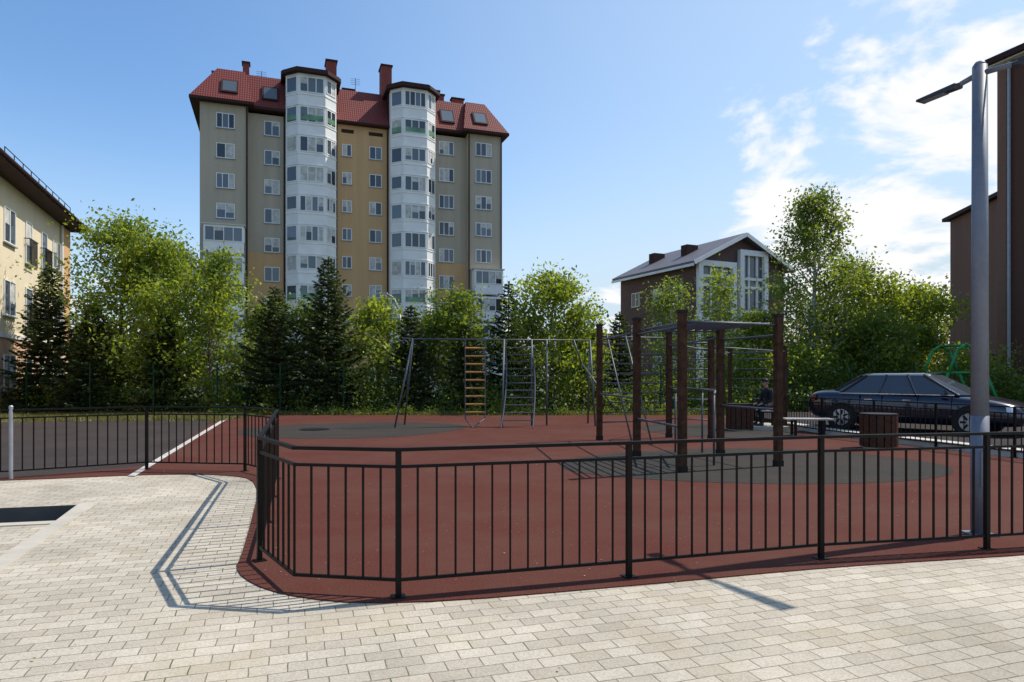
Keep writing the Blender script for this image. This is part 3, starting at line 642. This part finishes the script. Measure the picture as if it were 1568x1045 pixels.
def tower():
    rng=random.Random(3)
    g=Group('apartment_building',(-29.2,63,0),math.atan2(0.328,0.9446))
    X=(1,0)
    ZT=27.0; wc=[25.4-2.81*i for i in range(9)]
    def wall(m,part,x0,x1,y0,z0,z1): g(part,m).box(x0,x1,y0,14,z0,z1)
    wall('wall_grey','walls_grey',0.35,4.5,0,0,ZT); wall('wall_grey','walls_grey',26.05,29.75,0,0,ZT-0.002)
    for x0,x1 in ((4.503,7.9),(22.5,26.047)):
        wall('wall_grey','walls_grey',x0,x1,0.8,13.4,ZT-0.3)
        wall('wall_yellow','walls_ochre',x0,x1,0.8,0,13.397)
    wall('wall_yellow','walls_ochre',12.603,17.9,1.0,0,26.7)
    for bx0,bx1 in ((7.903,12.6),(17.903,22.497)):
        a=1.1
        P=[(bx0,0.6),(bx0,-0.2),(bx0+a,-1.3),(bx1-a,-1.3),(bx1,-0.2),(bx1,0.6)]
        g('bay_walls','white').prism(P+[(bx1,2.0),(bx0,2.0)],0,30.3)
        g('bay_back','wall_grey').box(bx0,bx1,2.003,13.9,0,27.0)
        g('bay_attic_side','brown').box(bx0-0.06,bx1+0.06,0.62,6.0,26.8,30.28)
        C=[(bx0-0.45,6.2),(bx0-0.45,-0.4),(bx0+a-0.2,-1.85),(bx1-a+0.2,-1.85),(bx1+0.45,-0.4),(bx1+0.45,6.2)]
        g('bay_caps','brown').prism(C,30.303,30.62)
        g('bay_cap_roof','brown').prism([(x*0.96+(bx0+bx1)/2*0.04,y*0.93+0.15) for x,y in C],30.622,30.8)
        for k in range(10):
            zc=29.25-2.83*k
            segs=[((bx0,-0.2),(bx0+a,-1.3),1),((bx0+a,-1.3),(bx1-a,-1.3),3),((bx1-a,-1.3),(bx1,-0.2),2)]
            for p,q,nm in segs:
                d=Vector((q[0]-p[0],q[1]-p[1])); L=d.length; d.normalize()
                h0=rng.choice((-0.72,-0.55,-0.72)); n2=nm+rng.choice((0,0,1)) if nm>1 else nm
                window(g,p,(d.x,d.y),0.12,L-0.12,zc+h0,zc+0.78,n2,rng,sill=False,fw=0.085,cur=0.26)
                g('bay_bands','white').obox(p,(d.x,d.y),0,L,0,0.05,zc-0.95,zc-0.86)
                g('bay_bands','kerb').obox(p,(d.x,d.y),0,L,0,0.07,zc+0.86,zc+0.92)
                if k in (1,7): g('green_panels','panelgreen').obox(p,(d.x,d.y),0.2,L-0.2,0.0,0.062,zc-0.5,zc+0.0)
    for k,z in enumerate(wc):
        if k<4:
            window(g,(0,0),X,1.75,3.35,z-0.7,z+0.7,2 if k%2 else 3,rng)
            window(g,(0,0),X,26.85,28.6,z-0.7,z+0.7,3,rng)
        elif k==4:
            window(g,(0,0),X,26.85,28.6,z-0.7,z+0.7,3,rng)
        window(g,(0,0.8),X,5.95,7.35,z-0.7,z+0.7,2,rng)
        window(g,(0,0.8),X,23.1,24.7,z-0.7,z+0.7,3,rng)
        zz=z-1.25
        window(g,(0,1.0),X,13.25,14.2,zz-0.6,zz+0.6,2,rng)
        window(g,(0,1.0),X,15.95,17.2,zz-0.65,zz+0.65,2,rng)
    for x0,x1 in ((13.2,14.4),(15.9,17.3)): g('vents','brown').obox((0,1.0),X,x0,x1,0,0.04,25.9,26.25)
    for x0,x1,ks in ((0.75,4.2,range(4,9)),(26.4,29.5,range(5,9))):
        for k in ks:
            z=wc[k]
            g('balconies','white').box(x0,x1,-1.2,-0.003,z-1.35,z+1.25)
            window(g,(x0,-1.2),X,0.1,x1-x0-0.1,z-0.25,z+1.1,4,rng,sill=False)
            g('balcony_bands','kerb').obox((x0,-1.2),X,-0.03,x1-x0+0.03,0,0.04,z-1.36,z-1.27)
            d=(0,1); window(g,(x1,-1.2),d,0.08,1.12,z-0.25,z+1.1,1,rng,sill=False)
        zt=wc[ks[0]]+1.25
        g('balcony_roof','kerb').box(x0-0.15,x1+0.15,-1.35,-0.003,zt+.002,zt+0.12)
    r=g('roof','roofred')
    frustum(r,-0.45,5.0,-0.7,14.6,27.22, 1.7,4.2,1.9,12,31.0)
    frustum(r,3.8,8.3,0.1,14.61,27.19, 3.9,8.3,2.2,12.1,30.9)
    frustum(r,25.4,30.3,-0.7,14.6,27.22, 26.3,28.4,1.9,12,31.0)
    frustum(r,22.1,26.4,0.1,14.61,27.19, 22.1,26.3,2.2,12.1,30.9)
    frustum(r,12.4,18.1,0.3,14.5,26.9, 12.4,18.1,3.2,12.2,31.1)
    frustum(r,8.2,22.2,6.21,14.4,27.0, 8.2,22.2,6.8,12.0,31.05)
    f=g('eaves','brown')
    f.box(-0.5,5.05,-0.75,14.65,26.95,27.215); f.box(5.053,8.35,0.05,14.65,26.93,27.185)
    f.box(25.35,30.35,-0.75,14.65,26.95,27.215); f.box(22.05,25.347,0.05,14.65,26.93,27.185)
    f.box(12.65,17.85,0.25,1.6,26.705,26.89)
    for x,y0,z0,y1,z1 in ((2.9,-0.7,27.22,1.9,31.0),(6.5,0.1,27.19,2.2,30.9),(24.0,0.1,27.19,2.2,30.9),(27.4,-0.7,27.22,1.9,31.0)):
        up=Vector((0,y1-y0,z1-z0)).normalized(); ax=Vector((1,0,0)); nn=ax.cross(up); o=Vector((x,y0,z0))
        g('skylight_frames','brown').frame(o,ax,up,nn,(-0.75,0.9,0.0),(0.75,2.7,0.16)); g('skylight_glass','glass').frame(o,ax,up,nn,(-0.6,1.05,0.161),(0.6,2.55,0.18))
    c=g('chimneys','chimney'); cp=g('chimney_caps','brown')
    for x,y,w,dd,z0,z1 in ((12.35,3.2,1.0,1.6,29,33.5),(17.95,3.4,1.05,1.7,29,33.9),(4.2,4.0,0.6,0.8,30.5,32.6),(1.9,4.6,1.6,0.7,30.5,31.5),(23.5,4.0,0.6,0.8,30.5,32.4),(24.5,6.0,0.6,0.8,30.5,32.9),(25.9,4.0,1.3,0.7,30.5,31.9),(14.3,5.5,1.2,0.8,30.5,31.9),(28.2,7,0.8,0.6,30.5,31.7)):
        c.box(x-w/2,x+w/2,y-dd/2,y+dd/2,z0,z1); cp.box(x-w/2-.1,x+w/2+.1,y-dd/2-.1,y+dd/2+.1,z1+.002,z1+0.15)
    for x,y in ((4.42,-0.1),(7.78,0.7),(12.72,0.88),(17.78,0.88),(22.62,0.7),(26.12,-0.1),(29.68,-0.1)):
        g('downpipes','brown').cyl((x,y,0.2),(x,y,26.9),0.07,n=8)
    a=g('antennas','black')
    for x,y,z in ((15.0,5,31.2),(5.6,6,31),(20,5,30.8)):
        a.cyl((x,y,z-0.3),(x,y,z+2.0),0.03,n=5)
        for q in range(4): a.cyl((x-0.5,y,z+1.3+0.2*q),(x+0.5,y,z+1.35+0.2*q),0.015,n=4)
    g('base','kerb').box(0.3,29.8,-0.05,14.05,0,0.9)
    g.done()
tower()

def leftbuilding():
    rng=random.Random(8)
    g=Group('apartment_building',(-16.9,17,0),math.atan2(0.933,-0.36)); X=(1,0); L=23.6
    g('walls_upper','wall_cream').box(0,L,0,12,3.3,9.9); g('walls_lower','wall_peach').box(0,L-0.0,0.0,12,0,3.297)
    g('corner_ochre','wall_yellow').box(L-1.6,L+0.05,-0.12,3,3.35,9.8)
    g('string_course','white').obox((0,0),X,0,L,0,0.07,3.2,3.4)
    g('eaves','brown').box(-0.5,L+0.7,-0.9,12.6,9.903,10.1)
    frustum(g('roof','brown'),-0.5,L+0.7,-0.9,12.6,10.103,3,L-4,4.5,8,12.2)
    g('eaves','brown').cyl((-0.5,-0.95,10.05),(L+0.7,-0.95,10.05),0.08,n=8)
    for k,z in enumerate((1.7,4.9,8.0)):
        for a in (2.5,6.2,9.6,12.6,20.3):
            window(g,(0,0),X,a,a+1.5,z-0.75,z+0.8,2,rng)
        for a in (15.6,18.2):
            window(g,(0,0),X,a,a+1.0,z-1.2 if k else z-.7,z+0.8,1,rng)
        if k:
            b=g('french_balconies','black')
            for a,wd in ((15.45,1.3),(18.05,1.3)):
                for z2 in (z-1.25,z-0.1): b.obox((0,0),X,a,a+wd,0.22,0.25,z2,z2+0.04)
                nb=int(wd/0.11)
                for i in range(nb+1): b.obox((0,0),X,a+i*0.11,a+i*0.11+0.02,0.22,0.24,z-1.2,z-0.1)
                for a2 in (a+.02,a+wd-.02): b.obox((0,0),X,a2-.02,a2+.02,0,0.22,z-0.1,z-0.06)
    g('downpipe','white').cyl((L-1.75,-0.12,0.2),(L-1.75,-0.12,9.8),0.06,n=8)
    c=g('chimneys','brown')
    for x in (13,18.5): c.box(x,x+1.2,1.6,2.4,10.2,12.0)
    for i in range(10): g('roof_railing','black').cyl((11+i*1.2,-0.5,10.1),(11+i*1.2,-0.5,10.8),0.02,n=5)
    g('roof_railing','black').cyl((11,-0.5,10.8),(21.8,-0.5,10.8),0.02,n=5);g('roof_railing','black').cyl((11,-0.5,10.5),(21.8,-0.5,10.5),0.015,n=5)
    g('antenna','black').cyl((22.5,3,10.5),(22.5,3,13.5),0.03,n=5)
    g.done()
leftbuilding()

def right1():
    d=Vector((0.326,-0.945)); g=Group('brown_apartment_building',(24.3,34,0),math.atan2(d.y,d.x)); X=(1,0)
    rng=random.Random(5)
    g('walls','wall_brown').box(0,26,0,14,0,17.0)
    g('corner_trim','wall_brown2').box(-0.10,0.35,-0.05,14,0,16.95)
    g('soffit','white').box(-0.4,26.6,-0.4,14.3,17.003,17.06)
    g('eaves','brown').box(-0.6,27,-0.6,14.5,17.063,17.35); frustum(g('roof','brown'),-0.6,27,-.6,14.5,17.353,4,22,6,8,20)
    g('downpipe','galv').cyl((0.55,-0.15,0.3),(0.55,-0.15,17.0),0.08,n=8)
    for k in range(5):
        for a in (5.2,9,13,17): window(g,(0,0),X,a,a+1.6,1.2+3.1*k,2.9+3.1*k,2,rng)
    a=g('antennas','black'); a.cyl((1.6,1.5,17.3),(1.6,1.5,20.5),0.03,n=5)
    for q in range(4): a.cyl((1.1,1.2,19.4+.3*q),(2.1,1.8,19.4+.3*q),0.02,n=4)
    g.done()
    d=Vector((-0.17,-0.985)).normalized(); g=Group('brown_apartment_building',(32.1,50,0),math.atan2(d.y,d.x))
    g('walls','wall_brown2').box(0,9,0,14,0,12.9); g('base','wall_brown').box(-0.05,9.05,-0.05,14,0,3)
    g('eaves','brown').box(-0.4,9.6,-0.4,14.6,12.903,13.15); frustum(g('roof','brown'),-0.4,9.6,-0.4,14.6,13.153,2,7,5,9,15.5)
    g.done()
right1()

def house():
    rng=random.Random(12)
    d=Vector((1,0.47)).normalized(); g=Group('brick_house',(16.1,60,0),math.atan2(d.y,d.x)); X=(1,0)
    W_=10.6; Lb=11.5; ze=11.6; zp=14.2; dep=Lb
    g('walls','brick_dark').box(0,W_,0.0,dep,0,ze)
    o=g('gable_wall','brick_dark'); o.v+= [(0,0,ze),(W_,0,ze),(W_/2,0,zp),(0,dep,ze),(W_,dep,ze),(W_/2,dep,zp)]; o.f+=[(0,1,2),(5,4,3),(0,3,4,1),(1,4,5,2),(2,5,3,0)]
    r=g('roof','roofgrey')
    for a,b,s in ((-0.7,W_/2,1),(W_+0.7,W_/2,1)):
        za=ze-0.7*(zp-ze)/(W_/2)
        r.quadbox([(a,-0.7,za+0.05),(b,-0.7,zp+0.05),(b,dep+0.5,zp+0.05),(a,dep+0.5,za+0.05),(a,-0.7,za+0.3),(b,-0.7,zp+0.3),(b,dep+0.5,zp+0.3),(a,dep+0.5,za+0.3)])
        g('bargeboards','white').beam((a,-0.75,za+0.12),(b,-0.75,zp+0.12),0.06,0.34)
    g('gutter','white').box(-0.8,-0.7,-0.7,dep+0.5,11.1,11.32)
    f=g('glazing_frames','white'); gl=g('glazing','glass')
    for x0,x1,zt in ((0.35,4.2,11.75),(5.1,8.0,13.0)):
        gl.box(x0+.2,x1-.2,-0.06,-0.003,1.0,zt-0.35)
        for x in (x0,x1): f.box(x-0.24,x+0.24,-0.4,-0.004,0.3,zt)
        f.box(x0+.24,x1-.24,-0.4,-0.0042,zt-0.5,zt)
        n=3
        for i in range(1,n): xx=x0+(x1-x0)*i/n; f.box(xx-.08,xx+.08,-0.2,-0.061,1,zt-.5)
        for z in (1,3.6,4.4,6.6,7.4,9.6,10.4): f.box(x0+.24,x1-.24,-0.22,-0.062,z-.13,z+.13)
    for y in (3.5,8.5): g('chimneys','brown').box(2.0,3.3,y,y+0.9,12.0,13.9)
    for k in range(3):
        for a in (2.0,5.5,8.5): window(g,(0,dep),(0,-1),a,a+1.3,2+3.2*k,3.4+3.2*k,2,rng)
    g.done()
house()
for i,(x,y,w,h,m) in enumerate(((14.5,118,7,6.5,'wall_cream'),(9.0,125,6,7.5,'wall_brown2'),(22,130,8,6,'white'))):
    g=Group('distant_house',(x,y,0)); g('walls',m).box(0,w,0,8,0,h)
    o=g('roof','brown'); o.v+=[(-.5,-.5,h),(w+.5,-.5,h),(w+.5,8.5,h),(-.5,8.5,h),(-.5,4,h+2.6),(w+.5,4,h+2.6)]; o.f+=[(0,1,5,4),(2,3,4,5),(0,4,3),(1,2,5),(3,2,1,0)]
    rr=random.Random(i)
    for a in (1,4): window(g,(0,0),(1,0),a,a+1.3,h-2.3,h-0.9,2,rr)
    g.done()

# ------------------------------------------------------------ trees
def deciduous(name,x,y,H,R,seed,nleaf=9000,m='leafA',bark='bark',base=0.15,leaf=0.085,up=0.6,prof_c=0.45,sig=0.30):
    rng=np.random.default_rng(seed); e=empty(name,(x,y,0)); t=MB()
    n=9; P=[np.array([0,0,0.])]
    for i in range(1,n+1):
        P.append(np.array([rng.normal(0,0.03*H/ n*2),rng.normal(0,0.03*H/n*2),0])+[P[-1][0],P[-1][1],H*0.94*i/n])
    r0=0.018*H
    def tr(h): 
        f=min(max(h/(H*0.94),0),1)*n; i=min(int(f),n-1); return P[i]*(1-(f-i))+P[i+1]*(f-i)
    for i in range(n): t.cyl(P[i],P[i+1],r0*(1-i/n*0.9),r0*(1-(i+1)/n*0.9),8,cap=False)
    cl=[];wt=[]
    nl=int(16+H*2.4)
    for k in range(nl):
        tt=base+(0.97-base)*(k+rng.uniform(0,1))/nl
        pr=max(0.12,1-abs((tt-prof_c)/(1.02-prof_c if tt>prof_c else prof_c+0.25))**1.9)**0.6
        L=R*pr*rng.uniform(0.6,1.22); az=k*2.4+rng.normal(0,0.4); el=math.radians(rng.uniform(5,35)+up*45*tt)
        s=tr(tt*H*0.94); dirv=np.array([math.cos(az)*math.cos(el),math.sin(az)*math.cos(el),math.sin(el)])
        mid=s+dirv*L*0.5+[0,0,-0.04*L]; end=s+dirv*L+np.array([0,0,rng.uniform(-0.1,0.08)*L])
        rr=r0*0.35*(1-tt*0.6)
        t.cyl(s,mid,rr,rr*0.6,5,cap=False); t.cyl(mid,end,rr*0.6,0.006,4,cap=False)
        cl+= [end,mid*0.35+end*0.65]; wt+=[1,0.9]
        for j in range(6):
            q=rng.uniform(0.25,1); b=s+(end-s)*q; dv=dirv+rng.normal(0,0.75,3); dv/=np.linalg.norm(dv)
            l2=L*rng.uniform(0.2,0.5)+0.15; ee=b+dv*l2; t.cyl(b,ee,rr*0.35,0.004,3,cap=False); cl.append(ee); wt.append(rng.uniform(0.25,1.4)); cl.append((b+ee)/2); wt.append(0.4)
    cl.append(P[-1]); wt.append(1.2); cl.append(P[-1]+[0,0,0.25]); wt.append(0.6)
    cl=np.array(cl); wt=np.array(wt); wt/=wt.sum(); idx=rng.choice(len(cl),nleaf,p=wt)
    sg=sig*(0.6+0.8*rng.random(len(cl)))[idx][:,None]
    C=cl[idx]+rng.normal(size=(nleaf,3))*sg*[1,1,0.75]
    C[:,2]=np.maximum(C[:,2],0.15)
    t.obj('trunk_and_limbs',M[bark],e,recalc=False)
    npquads('leaves',leafquads(C,leaf,rng),M[m],e)
def spruce(name,x,y,H,R,seed,m='needle'):
    rng=np.random.default_rng(seed); e=empty(name,(x,y,0)); t=MB()
    t.cyl((0,0,0),(0,0,H*0.98),0.016*H,0.01,8); Vs=[]
    z=0.3
    while z<H-0.1:
        f=z/H; L0=R*(1-f)**0.85+0.06; nb=int(6+7*(1-f)+rng.integers(0,2))
        a0=rng.uniform(0,6.28)
        for k in range(nb):
            L=L0*rng.uniform(0.62,1.18); az=a0+k*6.283/nb+rng.normal(0,0.2); droop=rng.uniform(0.05,0.35)*(1-f*0.9); lift=0.55*f
            pts=[]
            for q in np.linspace(0,1,6): pts.append(np.array([math.cos(az)*L*q,math.sin(az)*L*q,z+rng.normal(0,0.01)+L*(lift*q-droop*q+0.22*q*q)]))
            for i in range(0,5): t.cyl(pts[i],pts[i+1],0.012*(1-i/6)+0.003,0.012*(1-(i+1)/6)+0.003,3,cap=False)
            m_=max(6,int(L*36)); qs=rng.uniform(0.12,1.03,m_)
            for q in qs:
                f5=min(q,0.999)*5; i=int(f5); c=pts[i]*(1-(f5-i))+pts[i+1]*(f5-i)
                side=rng.choice([-1,1]); ang=az+side*rng.uniform(0.5,1.1)
                l=(0.10+0.20*L*(1-q)*0.9+0.05)*rng.uniform(0.7,1.3)
                d=np.array([math.cos(ang),math.sin(ang),rng.uniform(-0.35,0.15)]); w=np.array([-math.sin(ang)*0.6,math.cos(ang)*0.6,rng.uniform(-0.8,0.8)]); w/=np.linalg.norm(w)
                wd=0.04*rng.uniform(0.8,1.5)
                Vs+= [c-w*wd*0.6,c+d*l*0.6-w*wd,c+d*l,c+d*l*0.6+w*wd]
        z+=0.16+0.10*(1-f)
    for q in range(30):
        zz=H-rng.uniform(0,0.5); a=rng.uniform(0,6.28); d=np.array([math.cos(a)*0.5,math.sin(a)*0.5,0.7]); c=np.array([0,0,zz]); w=np.array([-math.sin(a),math.cos(a),0])
        Vs+=[c-w*0.02,c+d*0.08-w*0.03,c+d*0.16,c+d*0.08+w*0.03]
    t.obj('trunk_and_limbs',M['bark'],e,recalc=False)
    npquads('needles',np.array(Vs),M[m],e)

deciduous('deciduous_tree',-17.7,30.8,8.6,2.5,11,13500,'leafA',base=0.1,sig=0.34)
deciduous('deciduous_tree',-15.6,30.0,7.6,2.2,12,10500,'leafA',base=0.1)
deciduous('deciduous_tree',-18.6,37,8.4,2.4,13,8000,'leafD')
deciduous('deciduous_tree',-13.0,29.6,6.7,1.6,14,7500,'leafA',base=0.12)
deciduous('deciduous_tree',-11.9,33,4.9,1.4,15,5000,'leafB')
deciduous('deciduous_tree',-5.85,29.4,4.7,1.2,16,4500,'leafA')
deciduous('deciduous_tree',-2.2,30.4,5.2,1.5,17,6500,'leafB')
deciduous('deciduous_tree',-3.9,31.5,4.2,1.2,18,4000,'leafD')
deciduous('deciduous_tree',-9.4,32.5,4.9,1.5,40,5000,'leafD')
deciduous('deciduous_tree',1.7,30.0,5.7,1.9,19,9500,'leafA')
deciduous('deciduous_tree',3.1,30.6,4.4,1.2,20,4500,'leafB')
deciduous('birch_tree',7.35,31.0,5.9,1.1,21,4000,'leafBirch','birchbark',leaf=0.07)
deciduous('birch_tree',9.35,31.0,6.4,0.95,22,4000,'leafA','birchbark',leaf=0.07)
deciduous('birch_tree',13.9,32.0,10.2,2.2,23,15000,'leafBirch','birchbark',leaf=0.078,up=0.9,prof_c=0.33,base=0.1)
deciduous('birch_tree',16.2,33.5,7.3,1.8,24,7500,'leafA','birchbark',leaf=0.075)
deciduous('deciduous_tree',18.0,33.5,6.1,2.3,25,9000,'leafA')
deciduous('deciduous_tree',20.3,34,5.8,2.2,26,9000,'leafA')
deciduous('deciduous_tree',16.2,31.0,3.9,1.8,27,7000,'leafB')
deciduous('deciduous_tree',11.6,33.0,4.6,1.5,28,5500,'leafB')
spruce('spruce_tree',-19.9,29.3,6.2,2.1,31)
spruce('spruce_tree',-17.8,28.9,4.4,1.9,32)
spruce('spruce_tree',-14.9,29.3,4.2,1.8,33)
spruce('spruce_tree',-10.2,29.4,5.4,2.0,34)
spruce('spruce_tree',-7.95,29.5,6.7,2.1,35)
spruce('spruce_tree',-4.35,29.4,4.6,1.4,36)
spruce('spruce_tree',-0.15,31.0,5.8,1.7,37)
spruce('spruce_tree',-2.0,29.3,3.9,1.4,38)
spruce('spruce_tree',5.2,33,4.6,1.5,39)

def clumps(name,centers,sig,n,leaf,m,seed,zmin=0.02):
    rng=np.random.default_rng(seed); c=np.array(centers); idx=rng.integers(0,len(c),n)
    s=np.array(sig)[idx] if hasattr(sig,'__len__') else np.full(n,sig)
    C=c[idx]+rng.normal(size=(n,3))*s[:,None]*[1,1,0.8]; C[:,2]=np.abs(C[:,2])+zmin
    return npquads(name,leafquads(C,leaf,rng),M[m])
rng=np.random.default_rng(77)
cs=[];
for i in range(420):
    x=rng.uniform(-23,22); hh=0.5+1.3*(0.5+0.5*math.sin(x*0.9+1.3))*rng.random()+0.5*rng.random(); cs.append((x,rng.uniform(28.6,32.5),rng.uniform(0.1,hh)))
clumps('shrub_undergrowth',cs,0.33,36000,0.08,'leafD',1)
cs=[(rng.uniform(-23,22),rng.uniform(28.2,29.5),rng.uniform(0.1,1.0)) for i in range(120)]
clumps('shrub_undergrowth',cs,0.28,14000,0.07,'leafA',2)
cs=[(rng.uniform(10,24),rng.uniform(29,33),rng.uniform(0.2,2.6)) for i in range(110)]
clumps('shrub_undergrowth',cs,0.4,16000,0.08,'leafA',4)
cs=[]
for i in range(900):
    x=rng.uniform(-120,190); cs.append((x,rng.uniform(95,150),rng.uniform(0.5,5.5+2.5*math.sin(x*0.07)+1.5*math.sin(x*0.31))))
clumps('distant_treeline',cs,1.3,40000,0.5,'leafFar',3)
cs=[]
for i in range(160):
    x=rng.uniform(22,62); cs.append((x,rng.uniform(52,64),rng.uniform(1,8.6-1.2*abs(math.sin(x*0.35)))))
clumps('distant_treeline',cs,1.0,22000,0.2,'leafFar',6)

def grass(name,x0,x1,y0,y1,n,h,seed,m='grass'):
    rng=np.random.default_rng(seed)
    c=np.stack([rng.uniform(x0,x1,n),rng.uniform(y0,y1,n),np.zeros(n)],1)
    a=rng.uniform(0,6.28,n); w=np.stack([np.cos(a),np.sin(a),0*a],1)*0.014; hh=(h*rng.uniform(0.4,1.3,n))[:,None]
    ln=np.stack([rng.normal(0,0.4,n),rng.normal(0,0.4,n),np.ones(n)],1)*hh
    V=np.stack([c-w,c+w,c+ln+w*0.3,c+ln-w*0.3],1).reshape(-1,3)
    return npquads(name,V,M[m])
grass('grass_verge',-10,9,27.25,30,24000,0.13,5)
grass('grass_verge',-24,-10,23.5,29.5,16000,0.11,6)
cs=[(rng.uniform(-12,9),rng.uniform(27.3,28.2),rng.uniform(0,0.15)) for i in range(150)]
clumps('weeds',cs,0.14,10000,0.04,'leafB',9)
n=420; C=np.stack([rng.uniform(-6,9,n),rng.uniform(2.5,24,n),np.full(n,0.024)],1)
V=leafquads(C,0.014,rng).reshape(-1,4,3); V[:,:,2]=0.021+np.abs(V[:,:,2]-0.024)*0.4
npquads('leaf_litter',V.reshape(-1,3),M['litter'])

# ------------------------------------------------------------ light, sky, camera
sd=Vector((0.925,0.375,0)).normalized(); el=math.radians(53.0)
sunv=Vector((sd.x*math.cos(el),sd.y*math.cos(el),math.sin(el)))
sl=bpy.data.lights.new('sun','SUN'); sl.energy=4.8; sl.angle=math.radians(0.5); sl.color=(1.0,0.94,0.85)
so=bpy.data.objects.new('sun',sl); COL.objects.link(so); so.rotation_euler=sunv.to_track_quat('Z','Y').to_euler(); so.location=(20,10,40)
w=bpy.data.worlds.new('World'); scene.world=w; w.use_nodes=True; nt=w.node_tree; L=nt.links.new
bg=nt.nodes['Background']; bg.inputs['Strength'].default_value=0.14
sky=N(nt,'ShaderNodeTexSky',sky_type='NISHITA'); sky.sun_disc=False; sky.sun_elevation=el; sky.sun_rotation=math.atan2(sd.x,sd.y)
sky.air_density=1.0; sky.dust_density=0.7; sky.ozone_density=2.0
gain=N(nt,'ShaderNodeVectorMath',operation='MULTIPLY'); L(sky.outputs[0],gain.inputs[0]); gain.inputs[1].default_value=(1.0,1.25,1.42)
tc=N(nt,'ShaderNodeTexCoord'); sep=N(nt,'ShaderNodeSeparateXYZ'); L(tc.outputs['Generated'],sep.inputs[0])
hz=N(nt,'ShaderNodeMapRange',interpolation_type='SMOOTHERSTEP'); hz.inputs['From Min'].default_value=0.40; hz.inputs['From Max'].default_value=-0.08; hz.inputs['To Max'].default_value=0.9; L(sep.outputs[2],hz.inputs['Value'])
ds=N(nt,'ShaderNodeVectorMath',operation='DOT_PRODUCT'); L(tc.outputs['Generated'],ds.inputs[0]); ds.inputs[1].default_value=Vector((0.93,0.34,0.20)).normalized()
hs=N(nt,'ShaderNodeMapRange',interpolation_type='SMOOTHSTEP'); hs.inputs['From Min'].default_value=-0.1; hs.inputs['From Max'].default_value=0.95; hs.inputs['To Max'].default_value=0.58; L(ds.outputs['Value'],hs.inputs['Value'])
ha=N(nt,'ShaderNodeMath',operation='ADD',use_clamp=True); L(hz.outputs[0],ha.inputs[0]); L(hs.outputs[0],ha.inputs[1])
hm=N(nt,'ShaderNodeMix',data_type='RGBA'); L(ha.outputs[0],hm.inputs['Factor']); L(gain.outputs[0],hm.inputs['A']); hm.inputs['B'].default_value=(4.7,5.7,6.5,1)
zz=N(nt,'ShaderNodeMath',operation='ADD'); L(sep.outputs[2],zz.inputs[0]); zz.inputs[1].default_value=0.22
dv=N(nt,'ShaderNodeVectorMath',operation='DIVIDE'); L(tc.outputs['Generated'],dv.inputs[0])
cb=N(nt,'ShaderNodeCombineXYZ'); [L(zz.outputs[0],cb.inputs[i]) for i in range(3)]; L(cb.outputs[0],dv.inputs[1])
no=N(nt,'ShaderNodeTexNoise'); no.inputs['Scale'].default_value=2.9; no.inputs['Detail'].default_value=10; no.inputs['Roughness'].default_value=0.56; no.inputs['Distortion'].default_value=0.25
L(dv.outputs[0],no.inputs['Vector'])
dt=N(nt,'ShaderNodeVectorMath',operation='DOT_PRODUCT'); L(tc.outputs['Generated'],dt.inputs[0]); dt.inputs[1].default_value=Vector((0.64,0.95,0.27)).normalized()
mk=N(nt,'ShaderNodeMapRange'); mk.inputs['From Min'].default_value=0.93; mk.inputs['From Max'].default_value=0.992; mk.inputs['To Min'].default_value=-0.06; mk.inputs['To Max'].default_value=0.235; L(dt.outputs['Value'],mk.inputs['Value'])
lo=N(nt,'ShaderNodeMapRange'); lo.inputs['From Min'].default_value=0.2; lo.inputs['From Max'].default_value=0.06; lo.inputs['To Max'].default_value=0.18; L(sep.outputs[2],lo.inputs['Value'])
s1=N(nt,'ShaderNodeMath',operation='ADD'); L(no.outputs['Fac'],s1.inputs[0]); L(mk.outputs[0],s1.inputs[1])
s2=N(nt,'ShaderNodeMath',operation='ADD'); L(s1.outputs[0],s2.inputs[0]); L(lo.outputs[0],s2.inputs[1])
cr=N(nt,'ShaderNodeMapRange',interpolation_type='SMOOTHSTEP'); cr.inputs['From Min'].default_value=0.61; cr.inputs['From Max'].default_value=0.74; L(s2.outputs[0],cr.inputs['Value'])
mx=N(nt,'ShaderNodeMix',data_type='RGBA'); L(cr.outputs[0],mx.inputs['Factor']); L(hm.outputs['Result'],mx.inputs['A']); mx.inputs['B'].default_value=(7.2,7.25,7.35,1)
L(mx.outputs['Result'],bg.inputs['Color'])

cam=bpy.data.cameras.new('camera'); co=bpy.data.objects.new('camera',cam); COL.objects.link(co)
co.location=(0,0,1.6); co.rotation_euler=(math.radians(90),0,0); cam.lens=24; cam.sensor_width=36; cam.shift_y=0.0335; cam.clip_end=6000; cam.clip_start=0.05
scene.camera=co
